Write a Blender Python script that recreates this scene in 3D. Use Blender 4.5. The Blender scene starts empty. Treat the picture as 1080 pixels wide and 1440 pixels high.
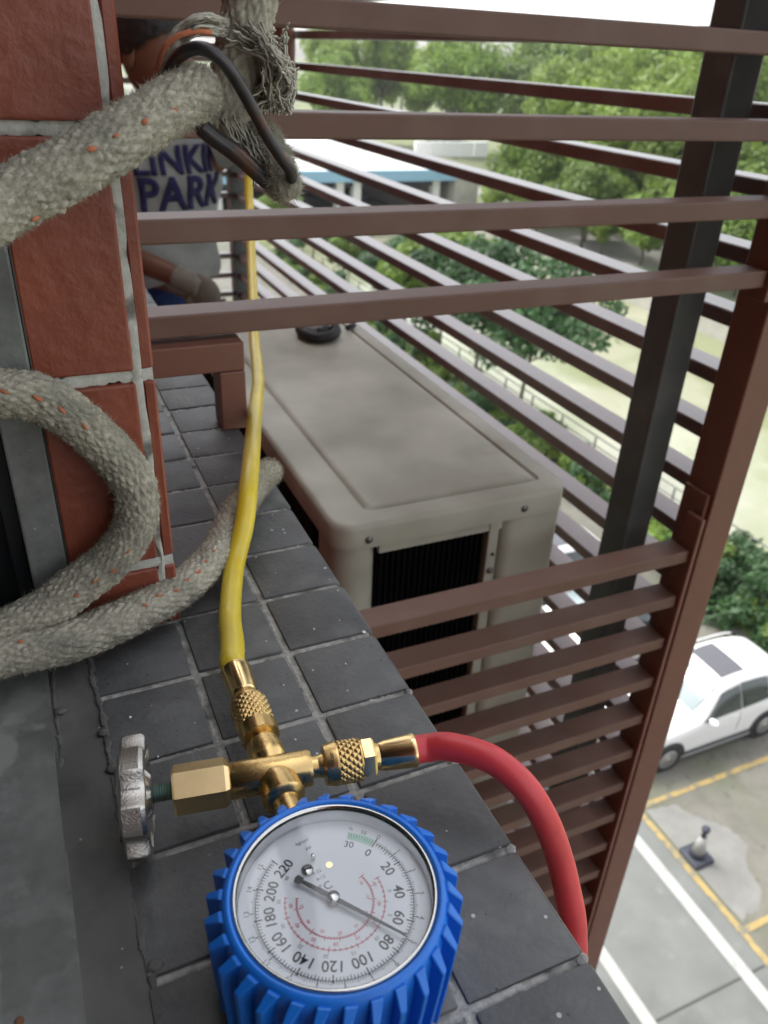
import bpy, bmesh, math, random
import numpy as np
from mathutils import Vector, Matrix
random.seed(7); rng = np.random.default_rng(7)
S = bpy.context.scene
COL = S.collection
RAD = math.radians

# ------------------------------------------------------------------ camera, sky, sun, exposure
EYE = Vector((0, 0, .285))
cam_d = bpy.data.cameras.new("camera"); cam = bpy.data.objects.new("camera", cam_d); COL.objects.link(cam)
ROT = Matrix(((0.91488061, 0.16756314, -0.36730921), (-0.40151098, 0.47277324, -0.78439428), (0.0422184, 0.86510581, 0.49980951)))
cam.matrix_world = Matrix.Translation(EYE) @ ROT.to_4x4()
cam_d.sensor_fit = 'VERTICAL'; cam_d.sensor_height = 36; cam_d.lens = 1115 / 1440 * 36
cam_d.clip_start = .01; cam_d.clip_end = 3000
cam_d.dof.use_dof = True; cam_d.dof.focus_distance = .37; cam_d.dof.aperture_fstop = 15
S.camera = cam
W = bpy.data.worlds.new("World"); S.world = W; W.use_nodes = True
nt = W.node_tree; bg = nt.nodes["Background"]
sky = nt.nodes.new("ShaderNodeTexSky"); sky.sky_type = 'NISHITA'; sky.sun_disc = False
SUN_EL, SUN_AZ = RAD(60), RAD(118)          # azimuth measured from +X towards +Y
sky.sun_elevation = SUN_EL; sky.sun_rotation = math.pi / 2 - SUN_AZ
sky.air_density = 1.0; sky.dust_density = 2.5; sky.ozone_density = .6
hsv = nt.nodes.new('ShaderNodeHueSaturation'); hsv.inputs['Saturation'].default_value = .22
nt.links.new(sky.outputs[0], hsv.inputs['Color']); nt.links.new(hsv.outputs[0], bg.inputs[0]); bg.inputs[1].default_value = .15
sun_d = bpy.data.lights.new("sun", 'SUN'); sun_d.energy = .75; sun_d.angle = RAD(14); sun_d.color = (1, .96, .9)
sun = bpy.data.objects.new("sun", sun_d); COL.objects.link(sun)
sd = Vector((math.cos(SUN_EL) * math.cos(SUN_AZ), math.cos(SUN_EL) * math.sin(SUN_AZ), math.sin(SUN_EL)))
sun.rotation_euler = sd.to_track_quat('Z', 'Y').to_euler()
S.view_settings.view_transform = 'Standard'; S.view_settings.look = 'None'
S.view_settings.exposure = 1.62; S.view_settings.gamma = 1; S.view_settings.use_curve_mapping = False

# ------------------------------------------------------------------ materials
def mat(name, col, rough=.6, metal=0., var=.0, vscale=40., bump=0., bscale=200., col2=None, thr=None, spec=.5, detail=6., coat=0., rvar=0., trans=0., obj_random=0., stretch=None):
    m = bpy.data.materials.new(name); m.use_nodes = True
    n = m.node_tree.nodes; l = m.node_tree.links; p = n["Principled BSDF"]
    p.inputs["Base Color"].default_value = (*col, 1); p.inputs["Roughness"].default_value = rough
    p.inputs["Metallic"].default_value = metal; p.inputs["Specular IOR Level"].default_value = spec
    if coat: p.inputs["Coat Weight"].default_value = coat; p.inputs["Coat Roughness"].default_value = .15
    tc = n.new("ShaderNodeTexCoord"); vec = tc.outputs["Object"]
    if stretch:
        mp = n.new("ShaderNodeMapping"); mp.inputs["Scale"].default_value = stretch; l.new(vec, mp.inputs[0]); vec = mp.outputs[0]
    if var or col2:
        t = n.new("ShaderNodeTexNoise"); t.inputs["Scale"].default_value = vscale; t.inputs["Detail"].default_value = detail; t.inputs["Roughness"].default_value = .6
        l.new(vec, t.inputs["Vector"])
        r = n.new("ShaderNodeValToRGB")
        a, b = thr if thr else (.3, .7)
        r.color_ramp.elements[0].position = a; r.color_ramp.elements[1].position = b
        if col2: c0, c1 = col, col2
        else: c0 = tuple(c * (1 - var) for c in col); c1 = tuple(min(1, c * (1 + var)) for c in col)
        r.color_ramp.elements[0].color = (*c0, 1); r.color_ramp.elements[1].color = (*c1, 1)
        l.new(t.outputs["Fac"], r.inputs[0]); out = r.outputs[0]
        if obj_random:
            oi = n.new("ShaderNodeObjectInfo"); mr = n.new("ShaderNodeMapRange")
            mr.inputs["To Min"].default_value = 1 - obj_random; mr.inputs["To Max"].default_value = 1 + obj_random
            l.new(oi.outputs["Random"], mr.inputs["Value"])
            mx = n.new("ShaderNodeMix"); mx.data_type = 'RGBA'; mx.blend_type = 'MULTIPLY'; mx.inputs["Factor"].default_value = 1
            l.new(out, mx.inputs["A"]); cb = n.new("ShaderNodeCombineColor")
            for k in range(3): l.new(mr.outputs[0], cb.inputs[k])
            l.new(cb.outputs[0], mx.inputs["B"]); out = mx.outputs["Result"]
        l.new(out, p.inputs["Base Color"])
        if rvar:
            mr2 = n.new("ShaderNodeMapRange"); mr2.inputs["To Min"].default_value = max(0, rough - rvar); mr2.inputs["To Max"].default_value = min(1, rough + rvar)
            l.new(t.outputs["Fac"], mr2.inputs["Value"]); l.new(mr2.outputs[0], p.inputs["Roughness"])
    if bump:
        t2 = n.new("ShaderNodeTexNoise"); t2.inputs["Scale"].default_value = bscale; t2.inputs["Detail"].default_value = 5
        l.new(vec, t2.inputs["Vector"]); b_ = n.new("ShaderNodeBump"); b_.inputs["Strength"].default_value = bump; b_.inputs["Distance"].default_value = .3 / bscale
        l.new(t2.outputs["Fac"], b_.inputs["Height"]); l.new(b_.outputs[0], p.inputs["Normal"])
    if trans:
        tr = n.new("ShaderNodeBsdfTranslucent"); ms = n.new("ShaderNodeMixShader"); ms.inputs[0].default_value = trans
        src = p.inputs["Base Color"].links[0].from_socket if p.inputs["Base Color"].links else None
        if src: l.new(src, tr.inputs[0])
        else: tr.inputs[0].default_value = (*col, 1)
        l.new(p.outputs[0], ms.inputs[1]); l.new(tr.outputs[0], ms.inputs[2]); l.new(ms.outputs[0], n["Material Output"].inputs[0])
    return m

def layer(m, col, scale, lo, hi, rough=None, detail=4., stretch=None, strength=1.):
    """adds a patchy layer (dirt, stains, specks) over a material's base colour"""
    n = m.node_tree.nodes; l = m.node_tree.links; p = n["Principled BSDF"]
    tc = n.new("ShaderNodeTexCoord"); vec = tc.outputs["Object"]
    if stretch:
        mp = n.new("ShaderNodeMapping"); mp.inputs["Scale"].default_value = stretch; l.new(vec, mp.inputs[0]); vec = mp.outputs[0]
    t = n.new("ShaderNodeTexNoise"); t.inputs["Scale"].default_value = scale; t.inputs["Detail"].default_value = detail
    l.new(vec, t.inputs["Vector"])
    r = n.new("ShaderNodeMapRange"); r.inputs["From Min"].default_value = lo; r.inputs["From Max"].default_value = hi; r.inputs["To Max"].default_value = strength
    l.new(t.outputs["Fac"], r.inputs["Value"])
    mx = n.new("ShaderNodeMix"); mx.data_type = 'RGBA'; l.new(r.outputs[0], mx.inputs["Factor"])
    bc = p.inputs["Base Color"]
    if bc.links: l.new(bc.links[0].from_socket, mx.inputs["A"])
    else: mx.inputs["A"].default_value = bc.default_value
    mx.inputs["B"].default_value = (*col, 1); l.new(mx.outputs["Result"], bc)
    return m

def specks(m, col, scale, size, strength=1.):
    """tiny round specks of paint or dust"""
    n = m.node_tree.nodes; l = m.node_tree.links; p = n["Principled BSDF"]
    tc = n.new("ShaderNodeTexCoord"); t = n.new("ShaderNodeTexVoronoi"); t.inputs["Scale"].default_value = scale
    l.new(tc.outputs["Object"], t.inputs["Vector"])
    wn = n.new("ShaderNodeSeparateColor"); l.new(t.outputs["Color"], wn.inputs[0])
    ml = n.new("ShaderNodeMath"); ml.operation = 'MULTIPLY'; ml.inputs[1].default_value = size; l.new(wn.outputs[0], ml.inputs[0])
    c = n.new("ShaderNodeMath"); c.operation = 'LESS_THAN'; l.new(t.outputs["Distance"], c.inputs[0]); l.new(ml.outputs[0], c.inputs[1])
    k = n.new("ShaderNodeMath"); k.operation = 'MULTIPLY'; k.inputs[1].default_value = strength; l.new(c.outputs[0], k.inputs[0])
    mx = n.new("ShaderNodeMix"); mx.data_type = 'RGBA'; l.new(k.outputs[0], mx.inputs["Factor"])
    bc = p.inputs["Base Color"]
    if bc.links: l.new(bc.links[0].from_socket, mx.inputs["A"])
    else: mx.inputs["A"].default_value = bc.default_value
    mx.inputs["B"].default_value = (*col, 1); l.new(mx.outputs["Result"], bc)
    return m

def stain(m, cx, cy, r, col, strength=1., noise=45.):
    """one old stain with its own ragged outline, fixed at a place on the thing"""
    n = m.node_tree.nodes; l = m.node_tree.links; p = n["Principled BSDF"]; tc = n.new("ShaderNodeTexCoord")
    t = n.new("ShaderNodeTexNoise"); t.inputs["Scale"].default_value = noise; t.inputs["Detail"].default_value = 8; l.new(tc.outputs["Object"], t.inputs["Vector"])
    d = n.new("ShaderNodeVectorMath"); d.operation = 'DISTANCE'; d.inputs[1].default_value = (cx, cy, .001); l.new(tc.outputs["Object"], d.inputs[0])
    sc = n.new("ShaderNodeMath"); sc.operation = 'DIVIDE'; sc.inputs[1].default_value = r; l.new(d.outputs["Value"], sc.inputs[0])
    ad = n.new("ShaderNodeMath"); ad.operation = 'MULTIPLY_ADD'; ad.inputs[1].default_value = 3.2; l.new(t.outputs["Fac"], ad.inputs[0]); l.new(sc.outputs[0], ad.inputs[2])
    mr = n.new("ShaderNodeMapRange"); mr.inputs["From Min"].default_value = 2.35; mr.inputs["From Max"].default_value = 2.05; mr.inputs["To Max"].default_value = strength; l.new(ad.outputs[0], mr.inputs["Value"])
    mx = n.new("ShaderNodeMix"); mx.data_type = 'RGBA'; l.new(mr.outputs[0], mx.inputs["Factor"]); bc = p.inputs["Base Color"]
    if bc.links: l.new(bc.links[0].from_socket, mx.inputs["A"])
    else: mx.inputs["A"].default_value = bc.default_value
    mx.inputs["B"].default_value = (*col, 1); l.new(mx.outputs["Result"], bc); return m

M = {}
M['tile'] = specks(specks(layer(mat('dark_tile', (.098, .10, .10), .58, var=.30, vscale=34, bump=.6, bscale=330, obj_random=.14, rvar=.12), (.17, .168, .155), 38, .54, .82, strength=.75), (.5, .5, .48), 110, .11, .85), (.015, .015, .015), 160, .12, .7)
M['grout'] = layer(mat('grout', (.36, .355, .33), .9, var=.3, vscale=300, bump=.8, bscale=900), (.07, .07, .065), 70, .5, .72)
M['bead'] = layer(mat('sealant', (.12, .118, .108), .7, var=.25, vscale=120, bump=.5, bscale=500), (.05, .05, .05), 90, .5, .7)
M['mortar'] = specks(layer(mat('mortar_strip', (.125, .123, .114), .72, var=.22, vscale=50, bump=.3, bscale=400), (.06, .06, .058), 25, .45, .7), (.4, .4, .38), 130, .09, .7)
M['alu'] = specks(layer(layer(layer(mat('grey_frame_paint', (.165, .172, .162), .62, var=.2, vscale=130, bump=.3, bscale=500, detail=9), (.22, .22, .205), 20, .48, .75, stretch=(4, .35, 1), strength=.6), (.085, .085, .078), 22, .48, .75, strength=.8), (.28, .28, .26), 36, .63, .7, strength=.6), (.45, .45, .42), 140, .08, .8)
M['brick'] = layer(layer(mat('red_tile', (.235, .060, .032), .46, var=.16, vscale=22, bump=.45, bscale=110, obj_random=.08), (.165, .038, .026), 14, .5, .75, strength=.8), (.33, .15, .11), 50, .68, .74, strength=.4)
M['joint'] = layer(mat('white_joint', (.50, .50, .45), .9, var=.2, vscale=150, bump=.8, bscale=700), (.16, .15, .13), 60, .56, .68)
M['brown'] = layer(mat('brown_metal_paint', (.125, .062, .043), .55, var=.12, vscale=25, bump=.06, bscale=250, stretch=(.3, 1, 1)), (.165, .112, .085), 16, .48, .75, strength=.5)
M['brownside'] = layer(mat('brown_side_paint', (.125, .062, .05), .30, var=.12, vscale=25, spec=.8), (.22, .17, .16), 12, .45, .75, strength=.5)
M['frame_brown'] = mat('brown_frame_paint', (.155, .062, .040), .5, var=.1, vscale=20)
M['column'] = layer(mat('dark_column_paint', (.068, .078, .075), .42, var=.2, vscale=12, stretch=(1, 1, .2)), (.10, .108, .104), 18, .5, .75)
M['ac'] = layer(layer(layer(mat('aged_white_casing', (.47, .46, .39), .46, var=.1, vscale=9, bump=.04, bscale=300), (.25, .24, .19), 3.2, .42, .66, strength=.9), (.21, .19, .15), 13, .5, .8, strength=.4), (.22, .14, .07), 11, .66, .74, strength=.5)
M['acdark'] = mat('coil_and_shade_black', (.005, .005, .005), .8, spec=.1)  # coil black, also used where shade is put into seams and body
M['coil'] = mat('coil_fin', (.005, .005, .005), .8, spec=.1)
M['screw'] = mat('screw_steel', (.15, .14, .13), .4, metal=.8)
M['brass'] = mat('brass', (.70, .49, .21), .27, metal=1, var=.12, vscale=120, bump=.10, bscale=600, rvar=.08)
M['brassp'] = mat('polished_brass', (.80, .60, .30), .18, metal=1, var=.12, vscale=90, bump=.03, bscale=300)
M['brassh'] = mat('brushed_brass', (.84, .64, .34), .36, metal=1, var=.1, vscale=60, bump=.03, bscale=300)
M['chrome'] = mat('cast_nickel', (.56, .54, .50), .27, metal=1, bump=1., bscale=1300)
M['nickel'] = mat('smooth_nickel', (.55, .55, .53), .15, metal=1)
M['thread'] = mat('green_thread', (.25, .33, .30), .35, metal=.9)
M['blue'] = mat('blue_rubber', (.010, .165, .66), .40, var=.14, vscale=45, bump=.05, bscale=300)
M['dial'] = mat('dial_white', (.82, .83, .85), .45)
M['ink'] = mat('dial_black', (.012, .012, .014), .6)
M['redink'] = mat('dial_red', (.62, .05, .09), .6)
M['greenink'] = mat('dial_green', (.42, .66, .52), .6)
M['greyink'] = mat('dial_grey', (.12, .12, .13), .6)
M['needle'] = mat('needle_black', (.02, .02, .024), .4)
M['yellow'] = layer(mat('yellow_hose', (.66, .50, .022), .36, var=.08, vscale=40, coat=.2), (.36, .27, .03), 35, .58, .75, strength=.6)
M['red'] = layer(mat('red_hose', (.60, .045, .055), .42, var=.08, vscale=60, bump=.05, bscale=400), (.33, .03, .035), 60, .58, .75, strength=.6)
M['rope'] = layer(mat('rope_cotton', (.41, .385, .31), .95, var=.2, vscale=260, bump=.9, bscale=700, spec=.1), (.20, .195, .16), 60, .46, .70, strength=.8)
M['fuzz'] = mat('rope_fuzz', (.44, .42, .345), .95, spec=.1, trans=.35)
M['strand'] = mat('rope_strand', (.40, .38, .32), .9, var=.25, vscale=300, spec=.15)
M['orange'] = mat('orange_yarn', (.46, .16, .085), .9, var=.2, vscale=400, spec=.1)
M['hook'] = layer(mat('dark_steel', (.055, .05, .05), .36, metal=.55, var=.2, vscale=80, bump=.15, bscale=400), (.10, .05, .03), 70, .55, .7)
M['paint_w'] = mat('white_car_paint', (.80, .80, .79), .25, coat=.6)
M['glass_dark'] = mat('car_glass', (.02, .03, .03), .05, spec=.8)
M['glass_pale'] = mat('windscreen_glass', (.10, .15, .16), .05, spec=1.)
M['tyre'] = mat('tyre_rubber', (.02, .02, .02), .8)
M['rim'] = mat('wheel_alloy', (.45, .45, .46), .3, metal=.8)
M['trim'] = mat('black_trim', (.03, .03, .03), .6)
M['lamp'] = mat('lamp_lens', (.5, .5, .52), .1)
M['redlamp'] = mat('red_lens', (.3, .01, .01), .2)
M['concrete'] = layer(layer(mat('pale_concrete', (.165, .172, .16), .9, var=.14, vscale=1.2, detail=10), (.105, .11, .10), .7, .52, .72), (.23, .23, .215), 3, .62, .75, strength=.5)
M['bay'] = layer(layer(layer(mat('mossy_concrete', (.165, .158, .132), .95, var=.22, vscale=2., detail=10), (.105, .118, .068), .5, .48, .70, strength=.8), (.20, .19, .16), .9, .55, .72, strength=.8), (.09, .085, .075), 4, .58, .7, strength=.6)
M['patch'] = layer(mat('pale_patch', (.21, .208, .19), .9, var=.12, vscale=3), (.18, .18, .165), 2, .5, .7)
M['white_line'] = layer(mat('white_road_paint', (.38, .39, .36), .8, var=.08, vscale=8), (.27, .28, .255), 4, .56, .7, strength=.7)
M['yellow_line'] = layer(mat('yellow_road_paint', (.36, .265, .10), .8, var=.12, vscale=6), (.17, .165, .13), 7, .46, .62, strength=.85)
M['crack'] = mat('joint_dark', (.075, .078, .07), .95)
M['grassbank'] = layer(mat('bank_soil', (.13, .15, .06), .95, var=.3, vscale=.8), (.24, .23, .16), .6, .5, .65)
M['water'] = layer(mat('river_water', (.235, .255, .135), .12, bump=.12, bscale=2.5), (.36, .36, .26), .11, .46, .58)
M['stone'] = mat('embankment_stone', (.42, .40, .35), .9, var=.15, vscale=1.)
M['promenade'] = layer(mat('promenade_paving', (.28, .27, .24), .9, var=.12, vscale=.5), (.17, .21, .10), .12, .5, .6)
M['land'] = mat('far_ground', (.16, .18, .09), .95, var=.3, vscale=.05)
M['leaf1'] = mat('leaf_mid', (.17, .26, .045), .5, var=.45, vscale=.55, trans=.45, obj_random=.25)
M['leaf2'] = mat('leaf_light', (.235, .33, .06), .5, var=.4, vscale=.5, trans=.45, obj_random=.25)
M['leaf3'] = mat('leaf_dark', (.05, .115, .035), .5, var=.45, vscale=.6, trans=.35, obj_random=.2)
M['leafy'] = mat('leaf_yellow_green', (.17, .21, .028), .5, var=.35, vscale=2, trans=.4)
M['bark'] = mat('bark', (.09, .075, .055), .9, var=.3, vscale=6)
M['bridge'] = mat('pale_bridge_deck', (.60, .60, .58), .85, var=.08, vscale=.2)
M['bluepaint'] = mat('sky_blue_paint', (.24, .42, .55), .6)
M['under'] = mat('bridge_shade', (.045, .05, .06), .9)  # shade beneath the deck put into a near-black blue
M['whitewall'] = mat('white_wall', (.78, .78, .76), .8)
M['rail'] = mat('grey_railing', (.17, .17, .155), .6)
M['wallin'] = mat('inner_wall_paint', (.32, .31, .29), .9)
M['floor'] = mat('inner_floor', (.18, .15, .12), .6)
M['slab'] = mat('overhang_concrete', (.30, .29, .27), .9, var=.1, vscale=2)
M['sashshade'] = mat('sash_shade', (.012, .014, .016), .35)  # near-black stands in for the unlit interior left of the frame
M['skin'] = mat('brown_skin', (.17, .078, .046), .55, var=.1, vscale=20)
M['hair'] = mat('black_hair', (.012, .011, .010), .6, bump=.6, bscale=200)
M['shirt'] = layer(mat('pale_shirt', (.27, .28, .275), .95, var=.08, vscale=20, bump=.3, bscale=40), (.17, .17, .165), 8, .5, .75, strength=.6)
M['print'] = mat('navy_print', (.015, .014, .075), .85)
M['jeans'] = mat('blue_jeans', (.02, .045, .16), .9, var=.25, vscale=60)
M['glove'] = mat('grey_glove', (.22, .205, .175), .9, var=.15, vscale=60)
M['shoe'] = mat('shoe_black', (.02, .02, .02), .7)
M['cone'] = mat('cone_dark_plastic', (.035, .04, .055), .6)
M['conepale'] = mat('cone_pale_band', (.36, .36, .34), .6)
M['pouch'] = mat('black_cloth', (.010, .010, .011), .6)
M['pouchgrey'] = mat('grey_cloth', (.30, .30, .30), .7, var=.2, vscale=40)
M['orangeb'] = mat('orange_board', (.6, .22, .05), .7)
M['blueb'] = mat('blue_board', (.08, .17, .5), .6)

# glass of the dial: clear, with the mirror sheen of its own fresnel
gm = bpy.data.materials.new('clear_lens'); gm.use_nodes = True; n = gm.node_tree.nodes; l = gm.node_tree.links
for x in list(n):
    if x.type == 'BSDF_PRINCIPLED': n.remove(x)
fr = n.new("ShaderNodeFresnel"); fr.inputs[0].default_value = 1.34
ta = n.new("ShaderNodeBsdfTransparent"); ta.inputs[0].default_value = (.97, .98, .99, 1); gl = n.new("ShaderNodeBsdfGlossy"); gl.inputs["Roughness"].default_value = .05
mxs = n.new("ShaderNodeMixShader"); l.new(fr.outputs[0], mxs.inputs[0]); l.new(ta.outputs[0], mxs.inputs[1]); l.new(gl.outputs[0], mxs.inputs[2])
l.new(mxs.outputs[0], n["Material Output"].inputs[0]); M['lens'] = gm

# ------------------------------------------------------------------ helpers
def link(o, parent=None):
    COL.objects.link(o)
    if parent is not None: o.parent = parent
    return o
def tag(o, label=None, cat=None, group=None, kind=None):
    if label: o['label'] = label
    if cat: o['category'] = cat
    if group: o['group'] = group
    if kind: o['kind'] = kind
    return o
def thing(name, label, cat, loc=(0, 0, 0), rz=0, group=None):
    o = bpy.data.objects.new(name, None); link(o); o.location = loc; o.rotation_euler = (0, 0, rz); o.empty_display_size = .05
    return tag(o, label, cat, group)
def ob(name, me, m, parent=None, smooth=False, origin=None):
    """link a mesh; geometry is given in world metres, so a parent's location is taken off"""
    if m is not None:
        me.materials.clear()
        for k in (m if isinstance(m, (list, tuple)) else [m]): me.materials.append(k)
    if smooth: me.polygons.foreach_set('use_smooth', [True] * len(me.polygons))
    o = bpy.data.objects.new(name, me); link(o, parent)
    if parent is not None:
        off = Vector((0, 0, 0)); p = parent
        while p is not None: off += p.location; p = p.parent
        if off.length > 0 and not any(abs(a) > 1e-9 for a in parent.rotation_euler): o.location = -off
    return o
def pyd(v, f):
    me = bpy.data.meshes.new('m'); me.from_pydata([tuple(a) for a in v], [], [tuple(a) for a in f]); me.update(); return me
def quads_np(v, f):
    """fast mesh from numpy verts (n,3) and quads (m,4)"""
    me = bpy.data.meshes.new('m'); me.vertices.add(len(v)); me.vertices.foreach_set('co', np.asarray(v, np.float32).ravel())
    f = np.asarray(f, np.int32); k = f.shape[1]
    me.loops.add(f.size); me.loops.foreach_set('vertex_index', f.ravel()); me.polygons.add(len(f))
    me.polygons.foreach_set('loop_start', np.arange(0, f.size, k, dtype=np.int32)); me.polygons.foreach_set('loop_total', np.full(len(f), k, np.int32))
    me.update(calc_edges=True); me.validate(); return me
def bm_me(bm):
    me = bpy.data.meshes.new('m'); bmesh.ops.recalc_face_normals(bm, faces=bm.faces[:]); bm.to_mesh(me); bm.free(); return me
def add_box(bm, x0, x1, y0, y1, z0, z1, bev=0, seg=1, jit=0):
    r = bmesh.ops.create_cube(bm, size=1); vs = r['verts']
    for v in vs:
        v.co = Vector(((x0 + x1) / 2 + v.co.x * (x1 - x0), (y0 + y1) / 2 + v.co.y * (y1 - y0), (z0 + z1) / 2 + v.co.z * (z1 - z0)))
        if jit: v.co += Vector((random.uniform(-jit, jit), random.uniform(-jit, jit), random.uniform(-jit, jit)))
    if bev:
        es = list({e for v in vs for e in v.link_edges})
        bmesh.ops.bevel(bm, geom=es, offset=bev, segments=seg, affect='EDGES', profile=.5)
def box(x0, x1, y0, y1, z0, z1, bev=0, seg=1, jit=0):
    bm = bmesh.new(); add_box(bm, x0, x1, y0, y1, z0, z1, bev, seg, jit); return bm_me(bm)
def sheet(pts, z):
    return pyd([(p[0], p[1], z) for p in pts], [tuple(range(len(pts)))])
def rect(x0, x1, y0, y1, z): return sheet([(x0, y0), (x1, y0), (x1, y1), (x0, y1)], z)
def spline(pts, n=12):
    P = [Vector(p) for p in pts]; P = [P[0] * 2 - P[1]] + P + [P[-1] * 2 - P[-2]]; out = []
    for i in range(1, len(P) - 2):
        a, b, c, d = P[i - 1:i + 3]
        for k in range(n):
            t = k / n
            out.append(.5 * ((2 * b) + (c - a) * t + (2 * a - 5 * b + 4 * c - d) * t * t + (3 * b - a - 3 * c + d) * t ** 3))
    out.append(P[-2]); return out
def resample(pts, step):
    A = np.array([tuple(p) for p in pts]); d = np.r_[0, np.cumsum(np.linalg.norm(np.diff(A, axis=0), axis=1))]
    k = max(2, int(d[-1] / step) + 1); s = np.linspace(0, d[-1], k)
    return np.stack([np.interp(s, d, A[:, i]) for i in range(3)], 1), s
def frames(A):
    T = np.gradient(A, axis=0); T /= np.linalg.norm(T, axis=1)[:, None]
    up = np.array([0, 0, 1.]) if abs(T[0][2]) < .9 else np.array([1., 0, 0])
    N = np.zeros_like(A); v = np.cross(T[0], up); N[0] = v / np.linalg.norm(v)
    for i in range(1, len(A)):
        v = N[i - 1] - T[i] * (N[i - 1] @ T[i]); N[i] = v / np.linalg.norm(v)
    return T, N, np.cross(T, N)
def tube_np(A, rad, seg=16, cap=True):
    A = np.asarray(A, float); k = len(A); T, N, B = frames(A)
    th = np.linspace(0, 2 * math.pi, seg, endpoint=False)
    R = np.asarray(rad, float)
    if R.ndim == 0: R = np.full((k, seg), float(R))
    elif R.ndim == 1: R = np.repeat(R[:, None], seg, 1)
    V = A[:, None, :] + R[..., None] * (np.cos(th)[None, :, None] * N[:, None, :] + np.sin(th)[None, :, None] * B[:, None, :])
    V = V.reshape(-1, 3); i = np.arange(k - 1)[:, None] * seg; j = np.arange(seg)[None, :]; j2 = (j + 1) % seg
    F = np.stack([i + j, i + j2, i + seg + j2, i + seg + j], -1).reshape(-1, 4)
    if cap:
        V = np.vstack([V, A[0], A[-1]]); a, b = k * seg, k * seg + 1; j = np.arange(seg); j2 = (j + 1) % seg
        F = np.vstack([F, np.stack([j2, j, np.full(seg, a), np.full(seg, a)], 1)])
        F = np.vstack([F, np.stack([(k - 1) * seg + j, (k - 1) * seg + j2, np.full(seg, b), np.full(seg, b)], 1)])
    return V, F
def clean(V, F):
    me = bpy.data.meshes.new('m'); fs = []
    for f in F.tolist(): fs.append(f[:3] if f[2] == f[3] else f)
    me.from_pydata(V.tolist(), [], fs); me.update(); return me
def tube(pts, rad, seg=16, n=12, step=None, cap=True):
    A = spline(pts, n) if n else pts
    if step: A, _ = resample(A, step)
    return clean(*tube_np(np.array([tuple(p) for p in A]), rad, seg, cap))
def join(parts):
    """join (V,F) arrays"""
    Vs, Fs, o = [], [], 0
    for V, F in parts: Vs.append(V); Fs.append(F + o); o += len(V)
    return clean(np.vstack(Vs), np.vstack(Fs))
def basis(axis, up=(0, 0, 1)):
    z = Vector(axis).normalized(); x = Vector(up).cross(z)
    if x.length < 1e-4: x = Vector((1, 0, 0))
    x.normalize(); y = z.cross(x); return Matrix((x, y, z)).transposed()
def lathe(prof, n, base, axis, rfun=None, phase=0., closed=True):
    """prof: (t along axis, radius); rfun(theta) scales the radius"""
    Bm = basis(axis); base = Vector(base); V = []; F = []
    for t, r in prof:
        for k in range(n):
            a = 2 * math.pi * k / n + phase; rr = r * (rfun(a, t) if rfun else 1)
            V.append(base + Bm @ Vector((rr * math.cos(a), rr * math.sin(a), t)))
    for i in range(len(prof) - 1):
        for k in range(n):
            k2 = (k + 1) % n; F.append((i * n + k, i * n + k2, (i + 1) * n + k2, (i + 1) * n + k))
    if closed:
        F.append(tuple(range(n - 1, -1, -1))); F.append(tuple((len(prof) - 1) * n + k for k in range(n)))
    return pyd(V, F)
def smooth_by_angle(o, deg=35):
    me = o.data; me.polygons.foreach_set('use_smooth', [True] * len(me.polygons))
    bm = bmesh.new(); bm.from_mesh(me); lim = RAD(deg)
    for e in bm.edges:
        e.smooth = not (len(e.link_faces) == 2 and e.calc_face_angle(0) > lim)
    bm.to_mesh(me); bm.free(); return o
def copy_tree(o, parent=None):
    c = o.copy(); COL.objects.link(c)
    if parent is not None: c.parent = parent
    for ch in list(o.children): copy_tree(ch, c)
    return c
def font_mesh(txt, size, extrude=0., bold=0.):
    cu = bpy.data.curves.new('t', 'FONT'); cu.body = txt; cu.size = size; cu.align_x = 'CENTER'; cu.align_y = 'CENTER'; cu.extrude = extrude; cu.offset = bold * size
    cu.resolution_u = 3
    o = bpy.data.objects.new('t', cu); me = bpy.data.meshes.new_from_object(o); bpy.data.objects.remove(o); bpy.data.curves.remove(cu); return me

ZG = .285 - 12.5                      # level of the car park
# ================================================================== SETTING
def struct(name, me, m, smooth=False):
    o = ob(name, me, m, None, smooth); o['kind'] = 'structure'; return o
g = struct('ground', rect(-900, 1500, -900, 1600, ZG - 2.55), M['land'])
struct('car_park', box(-40, 15.4, -60, 130, ZG - 2.5, ZG), M['concrete'])
struct('parking_bays', rect(9.28, 15.2, -30, 62, ZG + .004), M['bay'])
bn = np.random.default_rng(3)
pp = [(9.3, 4.72), (9.35, 7.25), (9.0, 7.3), (9.42, 6.95), (10.05, 6.75), (10.3, 6.25), (10.25, 5.7), (10.35, 5.2), (10.0, 4.95)]
pp = [(9.33, 4.85), (9.8, 4.9), (10.15, 5.15), (10.22, 5.6), (10.6, 5.95), (10.55, 6.4), (10.2, 6.75), (9.95, 7.2), (9.33, 7.3)]
pq = []
for i in range(len(pp)):
    a, b = pp[i], pp[(i + 1) % len(pp)]
    for k in range(9):
        t = k / 9; e = .0 if (a[0] < 9.4 and b[0] < 9.4) else .016
        pq.append((max(9.30, a[0] + (b[0] - a[0]) * t + bn.normal(0, e)), a[1] + (b[1] - a[1]) * t + bn.normal(0, e)))
struct('concrete_patch', sheet(pq, ZG + .008), M['patch'])
def line(x0, x1, y0, y1, m): return struct('road_marking', rect(x0, x1, y0, y1, ZG + .012), m)
line(8.6, 8.83, -20, 60, M['white_line']); line(6.66, 6.87, -20, 60, M['white_line'])
line(9.14, 9.265, -20, 60, M['yellow_line'])
for y in (-.7, 2.0, 4.7, 7.4, 10.1, 12.8, 15.5, 18.2): line(9.281, 14.6, y - .055, y + .055, M['yellow_line'])
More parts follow.
